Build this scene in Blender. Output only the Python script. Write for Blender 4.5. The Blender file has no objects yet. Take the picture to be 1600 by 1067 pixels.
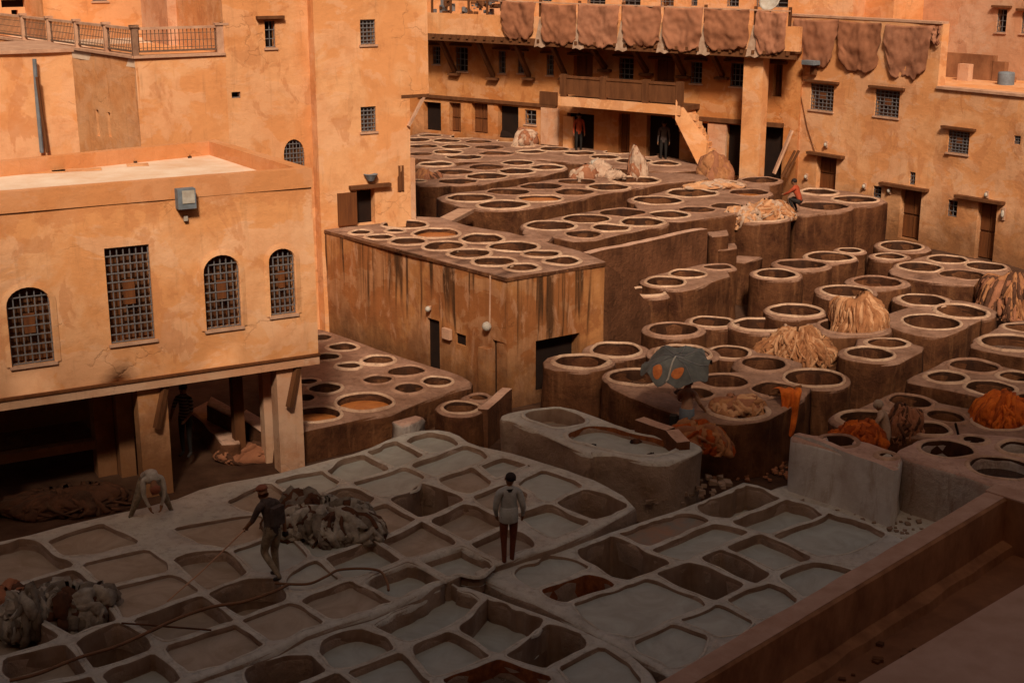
import bpy, bmesh, math, random
from mathutils import Vector, Matrix, Quaternion, noise
from mathutils.geometry import delaunay_2d_cdt
random.seed(7)
S = bpy.context.scene
COL = S.collection
R = math.radians

# ---------------------------------------------------------------- camera, sky, sun, exposure
CAM_H = 10.9; PITCH = R(15.7); FPX = 50.0/36.0*1600
cd = bpy.data.cameras.new('camera'); cam = bpy.data.objects.new('camera', cd); COL.objects.link(cam)
cam.location = (0, 0, CAM_H); cam.rotation_euler = (R(90)-PITCH, 0, 0)
cd.lens = 50; cd.sensor_width = 36; cd.clip_end = 2000; cd.clip_start = 0.1
S.camera = cam
SUN_EL = R(42); SUN_AZ = R(180)          # the sun stands behind the photographer (-Y side)
w = bpy.data.worlds.new('World'); S.world = w; w.use_nodes = True
nt = w.node_tree; nt.nodes.clear()
sky = nt.nodes.new('ShaderNodeTexSky'); sky.sky_type = 'NISHITA'; sky.sun_disc = False
sky.sun_elevation = SUN_EL; sky.sun_rotation = SUN_AZ
sky.air_density = 1.0; sky.dust_density = 6.0; sky.ozone_density = 0.3
hs = nt.nodes.new('ShaderNodeMixRGB'); hs.blend_type = 'MULTIPLY'; hs.inputs[0].default_value = 1.0
hs.inputs[2].default_value = (1.0, 0.86, 0.72, 1)     # dust-laden golden air
bg = nt.nodes.new('ShaderNodeBackground'); bg.inputs['Strength'].default_value = 0.075
wo = nt.nodes.new('ShaderNodeOutputWorld')
nt.links.new(sky.outputs[0], hs.inputs[1]); nt.links.new(hs.outputs[0], bg.inputs[0]); nt.links.new(bg.outputs[0], wo.inputs[0])
sl = bpy.data.lights.new('sun', 'SUN'); sun = bpy.data.objects.new('sun', sl); COL.objects.link(sun)
sl.energy = 4.0; sl.angle = R(8); sl.color = (1.0, 0.91, 0.78)
sd = Vector((0.02, -math.cos(SUN_EL), math.sin(SUN_EL)))
sun.rotation_euler = sd.to_track_quat('Z', 'Y').to_euler(); sun.location = (0, -30, 60)
S.view_settings.view_transform = 'Standard'; S.view_settings.look = 'None'
S.view_settings.exposure = 0.12; S.view_settings.gamma = 1.0
S.render.engine = 'CYCLES'

# ---------------------------------------------------------------- geometry of the shot: pixel of the 1600x1067 photo -> point of the place
def ray(x, y):
    u = (x-800)/FPX; v = (533.5-y)/FPX
    return Vector((u, math.cos(PITCH)+v*math.sin(PITCH), -math.sin(PITCH)+v*math.cos(PITCH)))
def P(x, y, z):
    r = ray(x, y); t = (z-CAM_H)/r.z
    return Vector((r.x*t, r.y*t, z))
class Tile:
    def __init__(s, ox, oy, k): s.ox, s.oy, s.k = ox, oy, k
    def __call__(s, x, y): return (s.ox+x/s.k, s.oy+y/s.k)
PX = Tile(0, 0, 1)
TA=Tile(400,640,4); TB=Tile(0,800,4); TC=Tile(300,800,4); TD=Tile(600,800,4); TE=Tile(900,800,4)
TF=Tile(750,620,4); TG=Tile(200,700,4); TH=Tile(1200,660,4); T7=Tile(1100,740,4.571)
V1=Tile(800,250,4); V2=Tile(1200,230,4); V3=Tile(800,480,4); V4=Tile(1200,480,4)
F1=Tile(630,190,8); F2=Tile(800,190,8); F3=Tile(970,230,8); R4=Tile(1130,250,5.926)
K1=Tile(470,330,3.194); K5=Tile(470,500,5.333); R7=Tile(960,400,5.333); R8=Tile(1180,360,5.333)
M2=Tile(1040,540,5.333); N1=Tile(1300,480,5.333); Q1=Tile(800,0,3.194); Q2=Tile(400,0,3.194); RR=Tile(680,0,5.333); S2=Tile(1200,0,4)

class Plane:
    """a vertical wall plane through p0 with horizontal direction d; n looks to the camera side"""
    def __init__(s, p0, d, off=0):
        s.d = Vector((d[0], d[1])).normalized(); s.n = Vector((s.d.y, -s.d.x))
        o = Vector((p0[0], p0[1]))
        if s.n.dot(-o) < 0: s.n = -s.n
        s.o = o + s.n*off
    def uv(s, x, y):
        r = ray(x, y); t = s.o.dot(s.n)/(r.x*s.n.x+r.y*s.n.y)
        q = Vector((r.x*t, r.y*t)); return ((q-s.o).dot(s.d), CAM_H+r.z*t)
    def pt(s, a, z, off=0):
        q = s.o+s.d*a+s.n*off; return Vector((q.x, q.y, z))
    def px(s, x, y, off=0):
        a, z = s.uv(x, y); return s.pt(a, z, off)
    def moved(s, off): return Plane(s.o, s.d, off) if False else _mv(s, off)
def _mv(s, off):
    q = Plane.__new__(Plane); q.d = s.d.copy(); q.n = s.n.copy(); q.o = s.o+s.n*off; return q

# ---------------------------------------------------------------- object helpers
def setp(o, **k):
    for a, b in k.items():
        if b is not None: o[a] = b
def thing(name, label, cat, loc=(0, 0, 0), group=None):
    o = bpy.data.objects.new(name, None); COL.objects.link(o); o.location = loc; o.empty_display_size = .2
    setp(o, label=label, category=cat, group=group); return o
def root_loc(o):
    while o.parent: o = o.parent
    return Vector(o.location)
def mesh(name, verts, faces, mats, parent=None, smooth=False, mi=None, label=None, cat=None, group=None, kind=None, local=False):
    me = bpy.data.meshes.new(name)
    off = root_loc(parent) if (parent and not local) else Vector((0, 0, 0))
    me.from_pydata([Vector(v)-off for v in verts], [], faces)
    if not isinstance(mats, (list, tuple)): mats = [mats]
    for m in mats: me.materials.append(m)
    if mi: me.polygons.foreach_set('material_index', mi)
    if smooth: me.polygons.foreach_set('use_smooth', [True]*len(me.polygons))
    me.update()
    o = bpy.data.objects.new(name, me); COL.objects.link(o)
    if parent: o.parent = parent
    setp(o, label=label, category=cat, group=group, kind=kind)
    return o
class MB:
    def __init__(s): s.v = []; s.f = []; s.m = []
    def add(s, vs, fs, mi=0):
        b = len(s.v); s.v += [Vector(q) for q in vs]; s.f += [[i+b for i in f] for f in fs]; s.m += [mi]*len(fs)
    def hexa(s, p, mi=0):      # 4 bottom points then 4 top points (same order round)
        s.add(p, [(3,2,1,0),(4,5,6,7),(0,1,5,4),(1,2,6,5),(2,3,7,6),(3,0,4,7)], mi)
    def box(s, c, sz, rz=0, mi=0):
        hx, hy, hz = sz[0]/2, sz[1]/2, sz[2]/2; cr, sr = math.cos(rz), math.sin(rz)
        q = []
        for z in (-hz, hz):
            for x, y in ((-hx,-hy),(hx,-hy),(hx,hy),(-hx,hy)):
                q.append((c[0]+x*cr-y*sr, c[1]+x*sr+y*cr, c[2]+z))
        s.hexa(q, mi)
    def prism(s, poly, z0, z1, mi=0):
        n = len(poly)
        vs = [(p[0], p[1], z0) for p in poly]+[(p[0], p[1], z1) for p in poly]
        s.add(vs, [list(range(n))[::-1], list(range(n, 2*n))]+[(i, (i+1)%n, n+(i+1)%n, n+i) for i in range(n)], mi)
    def pbox(s, pl, a0, a1, z0, z1, o0, o1, mi=0):      # a box standing on a wall plane
        s.hexa([pl.pt(a0,z0,o0), pl.pt(a1,z0,o0), pl.pt(a1,z0,o1), pl.pt(a0,z0,o1),
                pl.pt(a0,z1,o0), pl.pt(a1,z1,o0), pl.pt(a1,z1,o1), pl.pt(a0,z1,o1)], mi)
    def bar(s, a, b, w, h, up=Vector((0, 0, 1)), mi=0):
        a = Vector(a); b = Vector(b); d = (b-a).normalized()
        if abs(d.dot(up)) > .98: up = Vector((0, 1, 0))
        x = d.cross(up).normalized()*w/2; y = x.cross(d).normalized()*h/2
        s.hexa([a-x-y, a+x-y, b+x-y, b-x-y, a-x+y, a+x+y, b+x+y, b-x+y], mi)
    def tube(s, pts, r, n=8, mi=0, taper=None):
        pts = [Vector(p) for p in pts]; rings = []; b = len(s.v)
        for i, p in enumerate(pts):
            d = (pts[min(i+1, len(pts)-1)]-pts[max(i-1, 0)]).normalized()
            u = Vector((0, 0, 1)) if abs(d.z) < .9 else Vector((1, 0, 0))
            x = d.cross(u).normalized(); y = x.cross(d)
            rr = r if not taper else r*taper[i]
            for k in range(n):
                t = 2*math.pi*k/n; s.v.append(p+x*math.cos(t)*rr+y*math.sin(t)*rr)
        for i in range(len(pts)-1):
            for k in range(n):
                s.f.append([b+i*n+k, b+i*n+(k+1)%n, b+(i+1)*n+(k+1)%n, b+(i+1)*n+k]); s.m.append(mi)
        s.f.append([b+k for k in range(n)][::-1]); s.f.append([b+(len(pts)-1)*n+k for k in range(n)]); s.m += [mi, mi]
    def lathe(s, c, prof, n=20, mi=0):
        b = len(s.v)
        for r, z in prof:
            for k in range(n):
                t = 2*math.pi*k/n; s.v.append(Vector((c[0]+r*math.cos(t), c[1]+r*math.sin(t), c[2]+z)))
        for i in range(len(prof)-1):
            for k in range(n):
                s.f.append([b+i*n+k, b+i*n+(k+1)%n, b+(i+1)*n+(k+1)%n, b+(i+1)*n+k]); s.m.append(mi)
        s.f.append([b+k for k in range(n)][::-1]); s.f.append([b+(len(prof)-1)*n+k for k in range(n)]); s.m += [mi, mi]
    def build(s, name, mats, parent=None, smooth=False, **k):
        return mesh(name, s.v, s.f, mats, parent, smooth, s.m, **k)

# ---------------------------------------------------------------- materials
def nodes(name):
    m = bpy.data.materials.new(name); m.use_nodes = True; t = m.node_tree
    b = t.nodes['Principled BSDF']; b.inputs['Specular IOR Level'].default_value = .12; return m, t, b
def N(t, typ, **k):
    n = t.nodes.new(typ)
    for a, b in k.items(): setattr(n, a, b)
    return n
def noise_tex(t, scale, detail=6, rough=.6, sc=(1, 1, 1), dist=0):
    g = N(t, 'ShaderNodeNewGeometry'); mp = N(t, 'ShaderNodeMapping'); mp.inputs['Scale'].default_value = sc
    n = N(t, 'ShaderNodeTexNoise'); n.inputs['Scale'].default_value = scale; n.inputs['Detail'].default_value = detail
    n.inputs['Roughness'].default_value = rough; n.inputs['Distortion'].default_value = dist
    t.links.new(g.outputs['Position'], mp.inputs[0]); t.links.new(mp.outputs[0], n.inputs['Vector']); return n.outputs['Fac']
def ramp(t, fac, stops):
    r = N(t, 'ShaderNodeValToRGB'); e = r.color_ramp.elements
    while len(e) < len(stops): e.new(.5)
    for q, (p, c) in zip(e, stops): q.position = p; q.color = (c, c, c, 1) if not isinstance(c, tuple) else (*c, 1)
    t.links.new(fac, r.inputs[0]); return r.outputs[0]
def mix(t, fac, a, b, mode='MIX'):
    n = N(t, 'ShaderNodeMixRGB', blend_type=mode)
    for i, v in ((0, fac), (1, a), (2, b)):
        if isinstance(v, (int, float)): n.inputs[i].default_value = v
        elif isinstance(v, tuple): n.inputs[i].default_value = (*v, 1)
        else: t.links.new(v, n.inputs[i])
    return n.outputs[0]
def mathn(t, op, a, b=None, clamp=False):
    n = N(t, 'ShaderNodeMath', operation=op, use_clamp=clamp)
    for i, v in ((0, a), (1, b)):
        if v is None: continue
        if isinstance(v, (int, float)): n.inputs[i].default_value = v
        else: t.links.new(v, n.inputs[i])
    return n.outputs[0]
def bump(t, b, h, strength=.4, dist=.05):
    n = N(t, 'ShaderNodeBump'); n.inputs['Strength'].default_value = strength; n.inputs['Distance'].default_value = dist
    t.links.new(h, n.inputs['Height']); t.links.new(n.outputs[0], b.inputs['Normal'])
def zcoord(t):
    g = N(t, 'ShaderNodeNewGeometry'); s = N(t, 'ShaderNodeSeparateXYZ'); t.links.new(g.outputs['Position'], s.inputs[0]); return s.outputs[2]

def plaster(name, base, warm, pale, drip=0.0, dirtz=None, dirt=(.10,.04,.018), seed=0, paleamt=.42, topz=None):
    m, t, b = nodes(name)
    sh = 3.7*seed
    big = noise_tex(t, .42+.05*seed, 6, .62, dist=.5); med = noise_tex(t, 1.5, 8, .7); fine = noise_tex(t, 14, 6, .75)
    c = mix(t, ramp(t, big, [(.44, 0.), (.53, 1.)]), base, warm)
    p2_ = noise_tex(t, .55+.1*seed, 8, .62, (1, 1, 1.5), .35)
    c = mix(t, mathn(t, 'MULTIPLY', ramp(t, p2_, [(.515, 0.), (.54, 1.)]), paleamt), c, pale)
    p3_ = noise_tex(t, .8, 8, .6, (1.3, 1.3, .9), .6)
    c = mix(t, mathn(t, 'MULTIPLY', ramp(t, p3_, [(.57, 0.), (.60, 1.)]), .5), c, tuple(q*f for q, f in zip(warm, (.72, .62, .6))))
    c = mix(t, mathn(t, 'MULTIPLY', ramp(t, med, [(.48, 0.), (.72, 1.)]), .55), c, tuple(q*f for q, f in zip(warm, (.7, .62, .55))))
    st = noise_tex(t, 1.0, 7, .7, (4, 4, .45), .3)
    c = mix(t, mathn(t, 'MULTIPLY', ramp(t, st, [(.56, 0.), (.76, 1.)]), .35), c, dirt)
    v = N(t, 'ShaderNodeTexVoronoi', feature='DISTANCE_TO_EDGE'); v.inputs['Scale'].default_value = .55
    g = N(t, 'ShaderNodeNewGeometry'); va = N(t, 'ShaderNodeVectorMath', operation='ADD'); nn = N(t, 'ShaderNodeTexNoise'); nn.inputs['Scale'].default_value = 1.4; nn.inputs['Detail'].default_value = 6
    vs = N(t, 'ShaderNodeVectorMath', operation='SCALE'); vs.inputs['Scale'].default_value = 1.3
    t.links.new(g.outputs['Position'], nn.inputs['Vector']); t.links.new(nn.outputs['Color'], vs.inputs[0]); t.links.new(g.outputs['Position'], va.inputs[0]); t.links.new(vs.outputs[0], va.inputs[1]); t.links.new(va.outputs[0], v.inputs['Vector'])
    ck = mathn(t, 'MULTIPLY', ramp(t, v.outputs['Distance'], [(.004, 1.), (.012, 0.)]), ramp(t, noise_tex(t, .5, 3, .5), [(.56, 0.), (.62, 1.)]))
    c = mix(t, mathn(t, 'MULTIPLY', ck, .35), c, tuple(q*.35 for q in warm))
    if topz:
        f = mathn(t, 'ADD', mathn(t, 'SUBTRACT', zcoord(t), topz), mathn(t, 'MULTIPLY', mathn(t, 'SUBTRACT', noise_tex(t, 1.6, 8, .75, (1, 1, 1.6)), .5), 2.2))
        c = mix(t, mathn(t, 'MULTIPLY', ramp(t, f, [(.42, 0.), (.56, 1.)]), .6), c, tuple(q*f_ for q, f_ in zip(warm, (.78, .66, .6))))
    if drip:      # dye run down from the vats on the roof
        dn = noise_tex(t, 1.0, 3, .55, (4.6, 4.6, .13), .45); grp = noise_tex(t, .55, 2, .5, (1, 1, .05)); ln = noise_tex(t, 1.0, 3, .5, (4.3, 4.3, .0))
        zt_ = mathn(t, 'SUBTRACT', zcoord(t), mathn(t, 'SUBTRACT', 3.6, mathn(t, 'MULTIPLY', ln, 5.4)))
        msk = ramp(t, zt_, [(.0, 0.), (.7, 1.)])
        dk = mathn(t, 'MULTIPLY', mathn(t, 'MULTIPLY', ramp(t, mathn(t, 'ADD', dn, mathn(t, 'MULTIPLY', mathn(t, 'SUBTRACT', grp, .5), .55)), [(.515, 0.), (.60, 1.)]), msk), drip)
        c = mix(t, dk, c, (.020, .008, .004))
        dn2 = noise_tex(t, 1.0, 5, .65, (3.5, 3.5, .35), .4)
        c = mix(t, mathn(t, 'MULTIPLY', ramp(t, dn2, [(.46, 0.), (.66, 1.)]), .55*drip), c, (.17, .058, .018))
        c = mix(t, mathn(t, 'MULTIPLY', ramp(t, noise_tex(t, 1.0, 6, .7, (2.2, 2.2, .8), .4), [(.55, 0.), (.62, 1.)]), .45*drip), c, (.52, .27, .15))
    if dirtz:
        z0, z1 = dirtz
        f = mathn(t, 'DIVIDE', mathn(t, 'SUBTRACT', zcoord(t), z0), z1-z0)
        f = mathn(t, 'ADD', f, mathn(t, 'MULTIPLY', mathn(t, 'SUBTRACT', noise_tex(t, 1.1, 7, .75), .5), 1.4))
        c = mix(t, mathn(t, 'MULTIPLY', ramp(t, f, [(.05, 1.), (.85, 0.)]), .9), c, dirt)
    c = mix(t, mathn(t, 'MULTIPLY', fine, .32), c, tuple(q*.72 for q in base))
    t.links.new(c, b.inputs['Base Color']); b.inputs['Roughness'].default_value = .92
    h = mathn(t, 'ADD', mathn(t, 'MULTIPLY', p2_, 3.5), mathn(t, 'ADD', mathn(t, 'MULTIPLY', med, 1.3), mathn(t, 'MULTIPLY', fine, .3)))
    bump(t, b, mathn(t, 'SUBTRACT', h, mathn(t, 'MULTIPLY', ck, .5)), .32, .05); return m

def masonry(name, side, side2, top, top2, streak=None, tops=.55, wet=.8, bs=.7):
    """vat masonry: dark sides, pale tops; overhead light painted over real stain and wear"""
    m, t, b = nodes(name)
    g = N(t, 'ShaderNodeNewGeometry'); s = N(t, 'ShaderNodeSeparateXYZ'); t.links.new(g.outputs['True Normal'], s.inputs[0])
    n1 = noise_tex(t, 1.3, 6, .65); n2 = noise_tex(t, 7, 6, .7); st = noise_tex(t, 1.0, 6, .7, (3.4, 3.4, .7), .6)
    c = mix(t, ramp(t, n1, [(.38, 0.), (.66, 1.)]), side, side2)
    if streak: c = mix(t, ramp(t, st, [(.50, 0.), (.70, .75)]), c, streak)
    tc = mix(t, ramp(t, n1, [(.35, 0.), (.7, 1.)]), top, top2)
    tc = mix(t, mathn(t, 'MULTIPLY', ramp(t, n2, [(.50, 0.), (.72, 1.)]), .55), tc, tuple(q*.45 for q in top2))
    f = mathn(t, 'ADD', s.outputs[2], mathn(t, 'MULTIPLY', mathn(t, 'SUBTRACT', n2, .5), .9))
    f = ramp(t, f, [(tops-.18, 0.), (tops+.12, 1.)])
    c = mix(t, f, c, tc)  # upward faces paler: top light put into the colour, over real wear
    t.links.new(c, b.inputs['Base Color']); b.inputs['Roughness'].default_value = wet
    bump(t, b, mathn(t, 'ADD', mathn(t, 'MULTIPLY', n1, 2), mathn(t, 'MULTIPLY', n2, 1.6)), bs, .05); return m

def plain(name, col, col2=None, rough=.8, scale=6, bmp=.3, metal=0, sc=(1, 1, 1)):
    m, t, b = nodes(name); col2 = col2 or tuple(q*.6 for q in col)
    n = noise_tex(t, scale, 6, .65, sc)
    t.links.new(mix(t, ramp(t, n, [(.35, 0.), (.68, 1.)]), col, col2), b.inputs['Base Color'])
    b.inputs['Roughness'].default_value = rough; b.inputs['Metallic'].default_value = metal
    if bmp: bump(t, b, n, bmp, .03)
    return m
def liquid(name, col, col2, rough=.12, scale=2.2, scum=.0, spec=.5):
    m, t, b = nodes(name); n = noise_tex(t, scale, 7, .65, dist=1.5)
    t.links.new(mix(t, ramp(t, n, [(.38, 0.), (.66, 1.)]), col, col2), b.inputs['Base Color'])
    r = N(t, 'ShaderNodeMapRange'); t.links.new(n, r.inputs[0]); r.inputs[3].default_value = rough; r.inputs[4].default_value = rough+.25+scum
    t.links.new(r.outputs[0], b.inputs['Roughness']); b.inputs['Specular IOR Level'].default_value = spec
    bump(t, b, noise_tex(t, 5, 3, .5), .06, .02); return m

M = {}
M['ochre']  = plaster('ochre_plaster', (.67,.32,.14), (.62,.25,.088), (.70,.38,.21), seed=0)
M['ochrea'] = plaster('ochre_plaster_top', (.69,.33,.148), (.64,.26,.09), (.72,.41,.24), seed=0, topz=5.0)
M['ochre2'] = plaster('ochre_plaster_b', (.64,.295,.125), (.58,.23,.08), (.66,.345,.18), seed=1)
M['ochre3'] = plaster('ochre_plaster_c', (.66,.315,.14), (.61,.25,.09), (.64,.37,.22), dirtz=(0.0, 2.6), seed=2, dirt=(.13,.045,.015))
M['blockw'] = plaster('stained_plaster', (.42,.17,.056), (.29,.095,.028), (.48,.25,.125), drip=1.0, dirtz=(-.8, 1.3), dirt=(.06,.022,.010), seed=1)
M['galw']   = plaster('gallery_plaster', (.50,.20,.065), (.42,.14,.038), (.54,.28,.14), seed=2, dirtz=(1.2, 3.0))
M['pinkw']  = plaster('pale_plaster', (.55,.30,.17), (.52,.24,.12), (.56,.34,.22), seed=1)
M['roof']   = plain('roof_screed', (.72,.53,.38), (.62,.37,.22), .9, 1.1, .3)
M['coping'] = plain('coping', (.50,.28,.17), (.34,.17,.10), .9, 3, .4)
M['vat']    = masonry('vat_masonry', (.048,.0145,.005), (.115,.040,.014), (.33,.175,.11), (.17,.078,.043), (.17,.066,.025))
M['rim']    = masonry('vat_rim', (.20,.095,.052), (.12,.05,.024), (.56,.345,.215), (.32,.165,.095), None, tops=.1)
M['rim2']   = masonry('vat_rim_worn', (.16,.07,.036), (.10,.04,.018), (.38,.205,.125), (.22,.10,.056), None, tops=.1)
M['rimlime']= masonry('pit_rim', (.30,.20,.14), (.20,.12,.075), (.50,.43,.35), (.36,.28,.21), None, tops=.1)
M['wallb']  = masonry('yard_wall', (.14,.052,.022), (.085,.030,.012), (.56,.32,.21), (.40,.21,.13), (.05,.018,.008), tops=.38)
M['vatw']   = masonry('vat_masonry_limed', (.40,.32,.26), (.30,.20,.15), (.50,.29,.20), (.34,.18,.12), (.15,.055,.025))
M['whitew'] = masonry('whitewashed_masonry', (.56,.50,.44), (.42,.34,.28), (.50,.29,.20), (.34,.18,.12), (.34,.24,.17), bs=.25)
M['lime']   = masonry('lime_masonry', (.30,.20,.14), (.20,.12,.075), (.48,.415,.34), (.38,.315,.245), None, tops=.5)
M['lining'] = plain('vat_lining', (.026,.009,.004), (.065,.024,.010), .6, 5, .5, sc=(1,1,.5))
M['limelin']= plain('lime_lining', (.27,.175,.12), (.16,.090,.055), .85, 2, .6, sc=(1,1,.6))
M['rust']   = plain('rust_lining', (.26,.075,.022), (.10,.028,.010), .75, 7, .7)
M['ld'] = liquid('dark_dye', (.020,.007,.0035), (.05,.018,.009), .10)
M['lb'] = liquid('brown_dye', (.06,.022,.010), (.13,.06,.032), .15)
M['lo'] = liquid('orange_dye', (.42,.135,.030), (.30,.080,.018), .25)
M['lp'] = liquid('murky_dye', (.16,.095,.065), (.10,.050,.032), .12)
M['lg'] = liquid('lime_water', (.35,.325,.265), (.28,.25,.20), .5, 1.2, 0, .2)
M['lt'] = liquid('tan_lime_water', (.31,.23,.165), (.23,.16,.105), .5, 1.2, 0, .2)
M['lk'] = liquid('dark_lime_water', (.10,.065,.045), (.14,.10,.075), .15, 1.5)
M['lr'] = plain('dried_residue', (.26,.14,.085), (.17,.15,.12), .9, 2.5, .6)
M['wood']   = plain('old_wood', (.085,.030,.011), (.15,.055,.020), .8, 3, .5, sc=(1,1,.2))
M['wood2']  = plain('door_wood', (.15,.048,.014), (.09,.028,.010), .7, 3, .4, sc=(4,4,.3))
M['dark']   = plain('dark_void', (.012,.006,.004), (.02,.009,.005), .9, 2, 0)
M['iron']   = plain('iron', (.14,.13,.13), (.20,.16,.14), .55, 9, .2, .3)
M['ironp']  = plain('painted_iron', (.16,.095,.06), (.10,.055,.035), .6, 9, .2)
M['grey']   = plain('grey_paint', (.16,.17,.18), (.11,.11,.11), .6, 5, .2)
M['white']  = plain('white_fixture', (.42,.36,.29), (.30,.23,.17), .6, 5, .2)
M['ground'] = plain('yard_ground', (.045,.018,.009), (.09,.042,.022), .85, 1.5, .8)
M['hide']   = plain('raw_hide', (.30,.115,.055), (.19,.068,.032), .85, 2.2, .6)
M['skinp']  = plain('pale_hide', (.46,.30,.20), (.28,.15,.09), .85, 3.5, .6)
M['limeh']  = plain('limed_hide', (.36,.30,.235), (.14,.10,.07), .8, 4, .6)
M['tanh']   = plain('tanned_hide', (.36,.15,.060), (.20,.070,.026), .85, 4, .6)
M['orangeh']= plain('orange_hide', (.55,.115,.012), (.33,.055,.008), .8, 4, .6)
M['gbund']  = plain('parapet_plaster', (.30,.13,.058), (.16,.060,.025), .85, 1.8, .6, sc=(1,1,.6))
M['gtop']   = plain('parapet_top', (.42,.24,.16), (.33,.17,.105), .85, 2.5, .4)
M['gfloor_shaded'] = plain('terrace_floor', (.26,.105,.045), (.14,.052,.022), .8, .9, .4)  # darker than the slab: the parapet's shade put into the floor colour
M['gslab_lit']  = plain('terrace_slab_lit', (.46,.265,.18), (.38,.205,.13), .85, 1.6, .3)

# ---------------------------------------------------------------- plates with holes
def pin(p, poly):
    c = False; j = len(poly)-1
    for i in range(len(poly)):
        a, b = poly[i], poly[j]
        if (a[1] > p[1]) != (b[1] > p[1]) and p[0] < (b[0]-a[0])*(p[1]-a[1])/(b[1]-a[1])+a[0]: c = not c
        j = i
    return c
def densify(poly, step):
    out = []
    for i in range(len(poly)):
        a = Vector(poly[i]); b = Vector(poly[(i+1) % len(poly)]); n = max(1, int((b-a).length/step))
        for k in range(n): out.append(a.lerp(b, k/n))
    return out
def chaikin(poly, it=2):
    for _ in range(it):
        q = []
        for i in range(len(poly)):
            a = Vector(poly[i]); b = Vector(poly[(i+1) % len(poly)])
            q += [a.lerp(b, .25), a.lerp(b, .75)]
        poly = q
    return poly
def area(poly): return sum(poly[i][0]*poly[(i+1)%len(poly)][1]-poly[(i+1)%len(poly)][0]*poly[i][1] for i in range(len(poly)))/2
def cdt(outers, holes, inner=()):
    vs = []; ed = []
    for poly in outers+holes:
        b = len(vs); n = len(poly); vs += [Vector((p[0], p[1])) for p in poly]; ed += [(b+i, b+(i+1) % n) for i in range(n)]
    vs += [Vector(q) for q in inner]
    v, e, f, _, _, _ = delaunay_2d_cdt(vs, ed, [], 0, 1e-5)
    keep = []
    for t in f:
        c = (v[t[0]]+v[t[1]]+v[t[2]])/3
        if any(pin(c, o) for o in outers) and not any(pin(c, h) for h in holes):
            t = list(t)
            if area([v[i] for i in t]) < 0: t.reverse()
            if abs(area([v[i] for i in t])) > 1e-7: keep.append(t)
    ds = {}
    for t in keep:
        for i in range(3): ds[(t[i], t[(i+1) % 3])] = 1
    nxt = {}
    for (a, b) in ds:
        if (b, a) not in ds: nxt.setdefault(a, []).append(b)
    loops = []
    while nxt:
        a = next(iter(nxt)); lp = [a]
        while True:
            l = nxt.get(lp[-1])
            if not l: break
            q = l.pop()
            if not l: del nxt[lp[-1]]
            if q == a: break
            lp.append(q)
        if len(lp) > 2: loops.append(lp)
    return v, keep, loops
def normals2(pts):
    n = len(pts); out = []
    for i in range(n):
        d = (pts[(i+1) % n]-pts[i-1]); out.append(Vector((d.y, -d.x)).normalized() if d.length > 1e-6 else Vector((0, 0)))
    return out
def nz(x, y, s=1.0, o=0.0): return noise.noise(Vector((x*s+o, y*s-o, o*1.7)))

def plate(name, outers, holes, z, base, mats, parent, bev=.07, wob=.03, zf=None):
    v, tris, loops = cdt([densify(o, .35) for o in outers], holes)
    zf = zf or (lambda x, y: z+nz(x, y, .6)*.03+nz(x, y, 2.3)*.012)
    V = [Vector((p.x, p.y, zf(p.x, p.y))) for p in v]; F = [list(t) for t in tris]
    for lp in loops:
        pts = [v[i] for i in lp]; ns = normals2(pts)
        hole = area(pts) < 0 and any(pin(sum((Vector((p.x, p.y)) for p in pts), Vector((0, 0)))/len(pts), h) for h in holes)
        if hole: prof = [(.03, -.10), (.03, -.45)]
        else:
            H = z-base; prof = [(bev*.45, -bev*.12), (bev*.9, -bev*.55), (bev*1.1, -bev*1.3), (bev*1.15, -H*.3), (bev*1.2, -H*.65), (bev*1.5, -H)]
        prev = lp
        for k, (o, dz) in enumerate(prof):
            cur = []
            for i, p in enumerate(pts):
                q = p+ns[i]*(o+(0 if hole or k < 2 else nz(p.x*1.3, p.y*1.3+dz*1.7, 1.1, 3)*wob*2))
                V.append(Vector((q.x, q.y, (zf(p.x, p.y)+dz) if k < len(prof)-1 or hole else base))); cur.append(len(V)-1)
            for i in range(len(lp)):
                j = (i+1) % len(lp); F.append([prev[j], prev[i], cur[i], cur[j]])
            prev = cur
    return mesh(name, V, F, mats, parent, True)

def ring_part(name, loop, z, depth, lipw, liph, mats, parent, liqm, liqname, label=None):
    """rim and lining around a 2-D loop (counter-clockwise), with its liquid as sub-part"""
    if area(loop) < 0: loop = loop[::-1]
    ns = normals2(loop); V = []; F = []; mi = []
    prof = [(lipw*1.9, -.04, 0), (lipw*1.3, liph*.45, 0), (lipw*.8, liph*.9, 0), (lipw*.4, liph, 0), (0, liph*.75, 0), (-.02, liph*.1, 0), (-.025, -.03, 1), (-.03, -depth*.6, 1), (-.01, -depth-.12, 1)]
    n = len(loop)
    for k, (o, dz, m) in enumerate(prof):
        for i, p in enumerate(loop):
            q = p+ns[i]*(o+nz(p.x, p.y, 2.2, 5)*.03); V.append(Vector((q.x, q.y, z+dz+(nz(p.x, p.y, .6)*.03+nz(p.x, p.y, 2.3)*.03 if dz > -.2 else 0))))
        if k:
            for i in range(n):
                j = (i+1) % n; F.append([(k-1)*n+j, (k-1)*n+i, k*n+i, k*n+j]); mi.append(m)
    o = mesh(name, V, F, mats, parent, True, mi, label=label)
    if liqname != 'dye' or n > 30: o.data.polygons.foreach_set('use_smooth', [q == 0 for q in mi])
    me = mesh(liqname, [(p.x-ns[i].x*.0, p.y, z-depth) for i, p in enumerate(loop)], [list(range(n))], liqm, parent, False)
    me.parent = o
    return o

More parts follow.
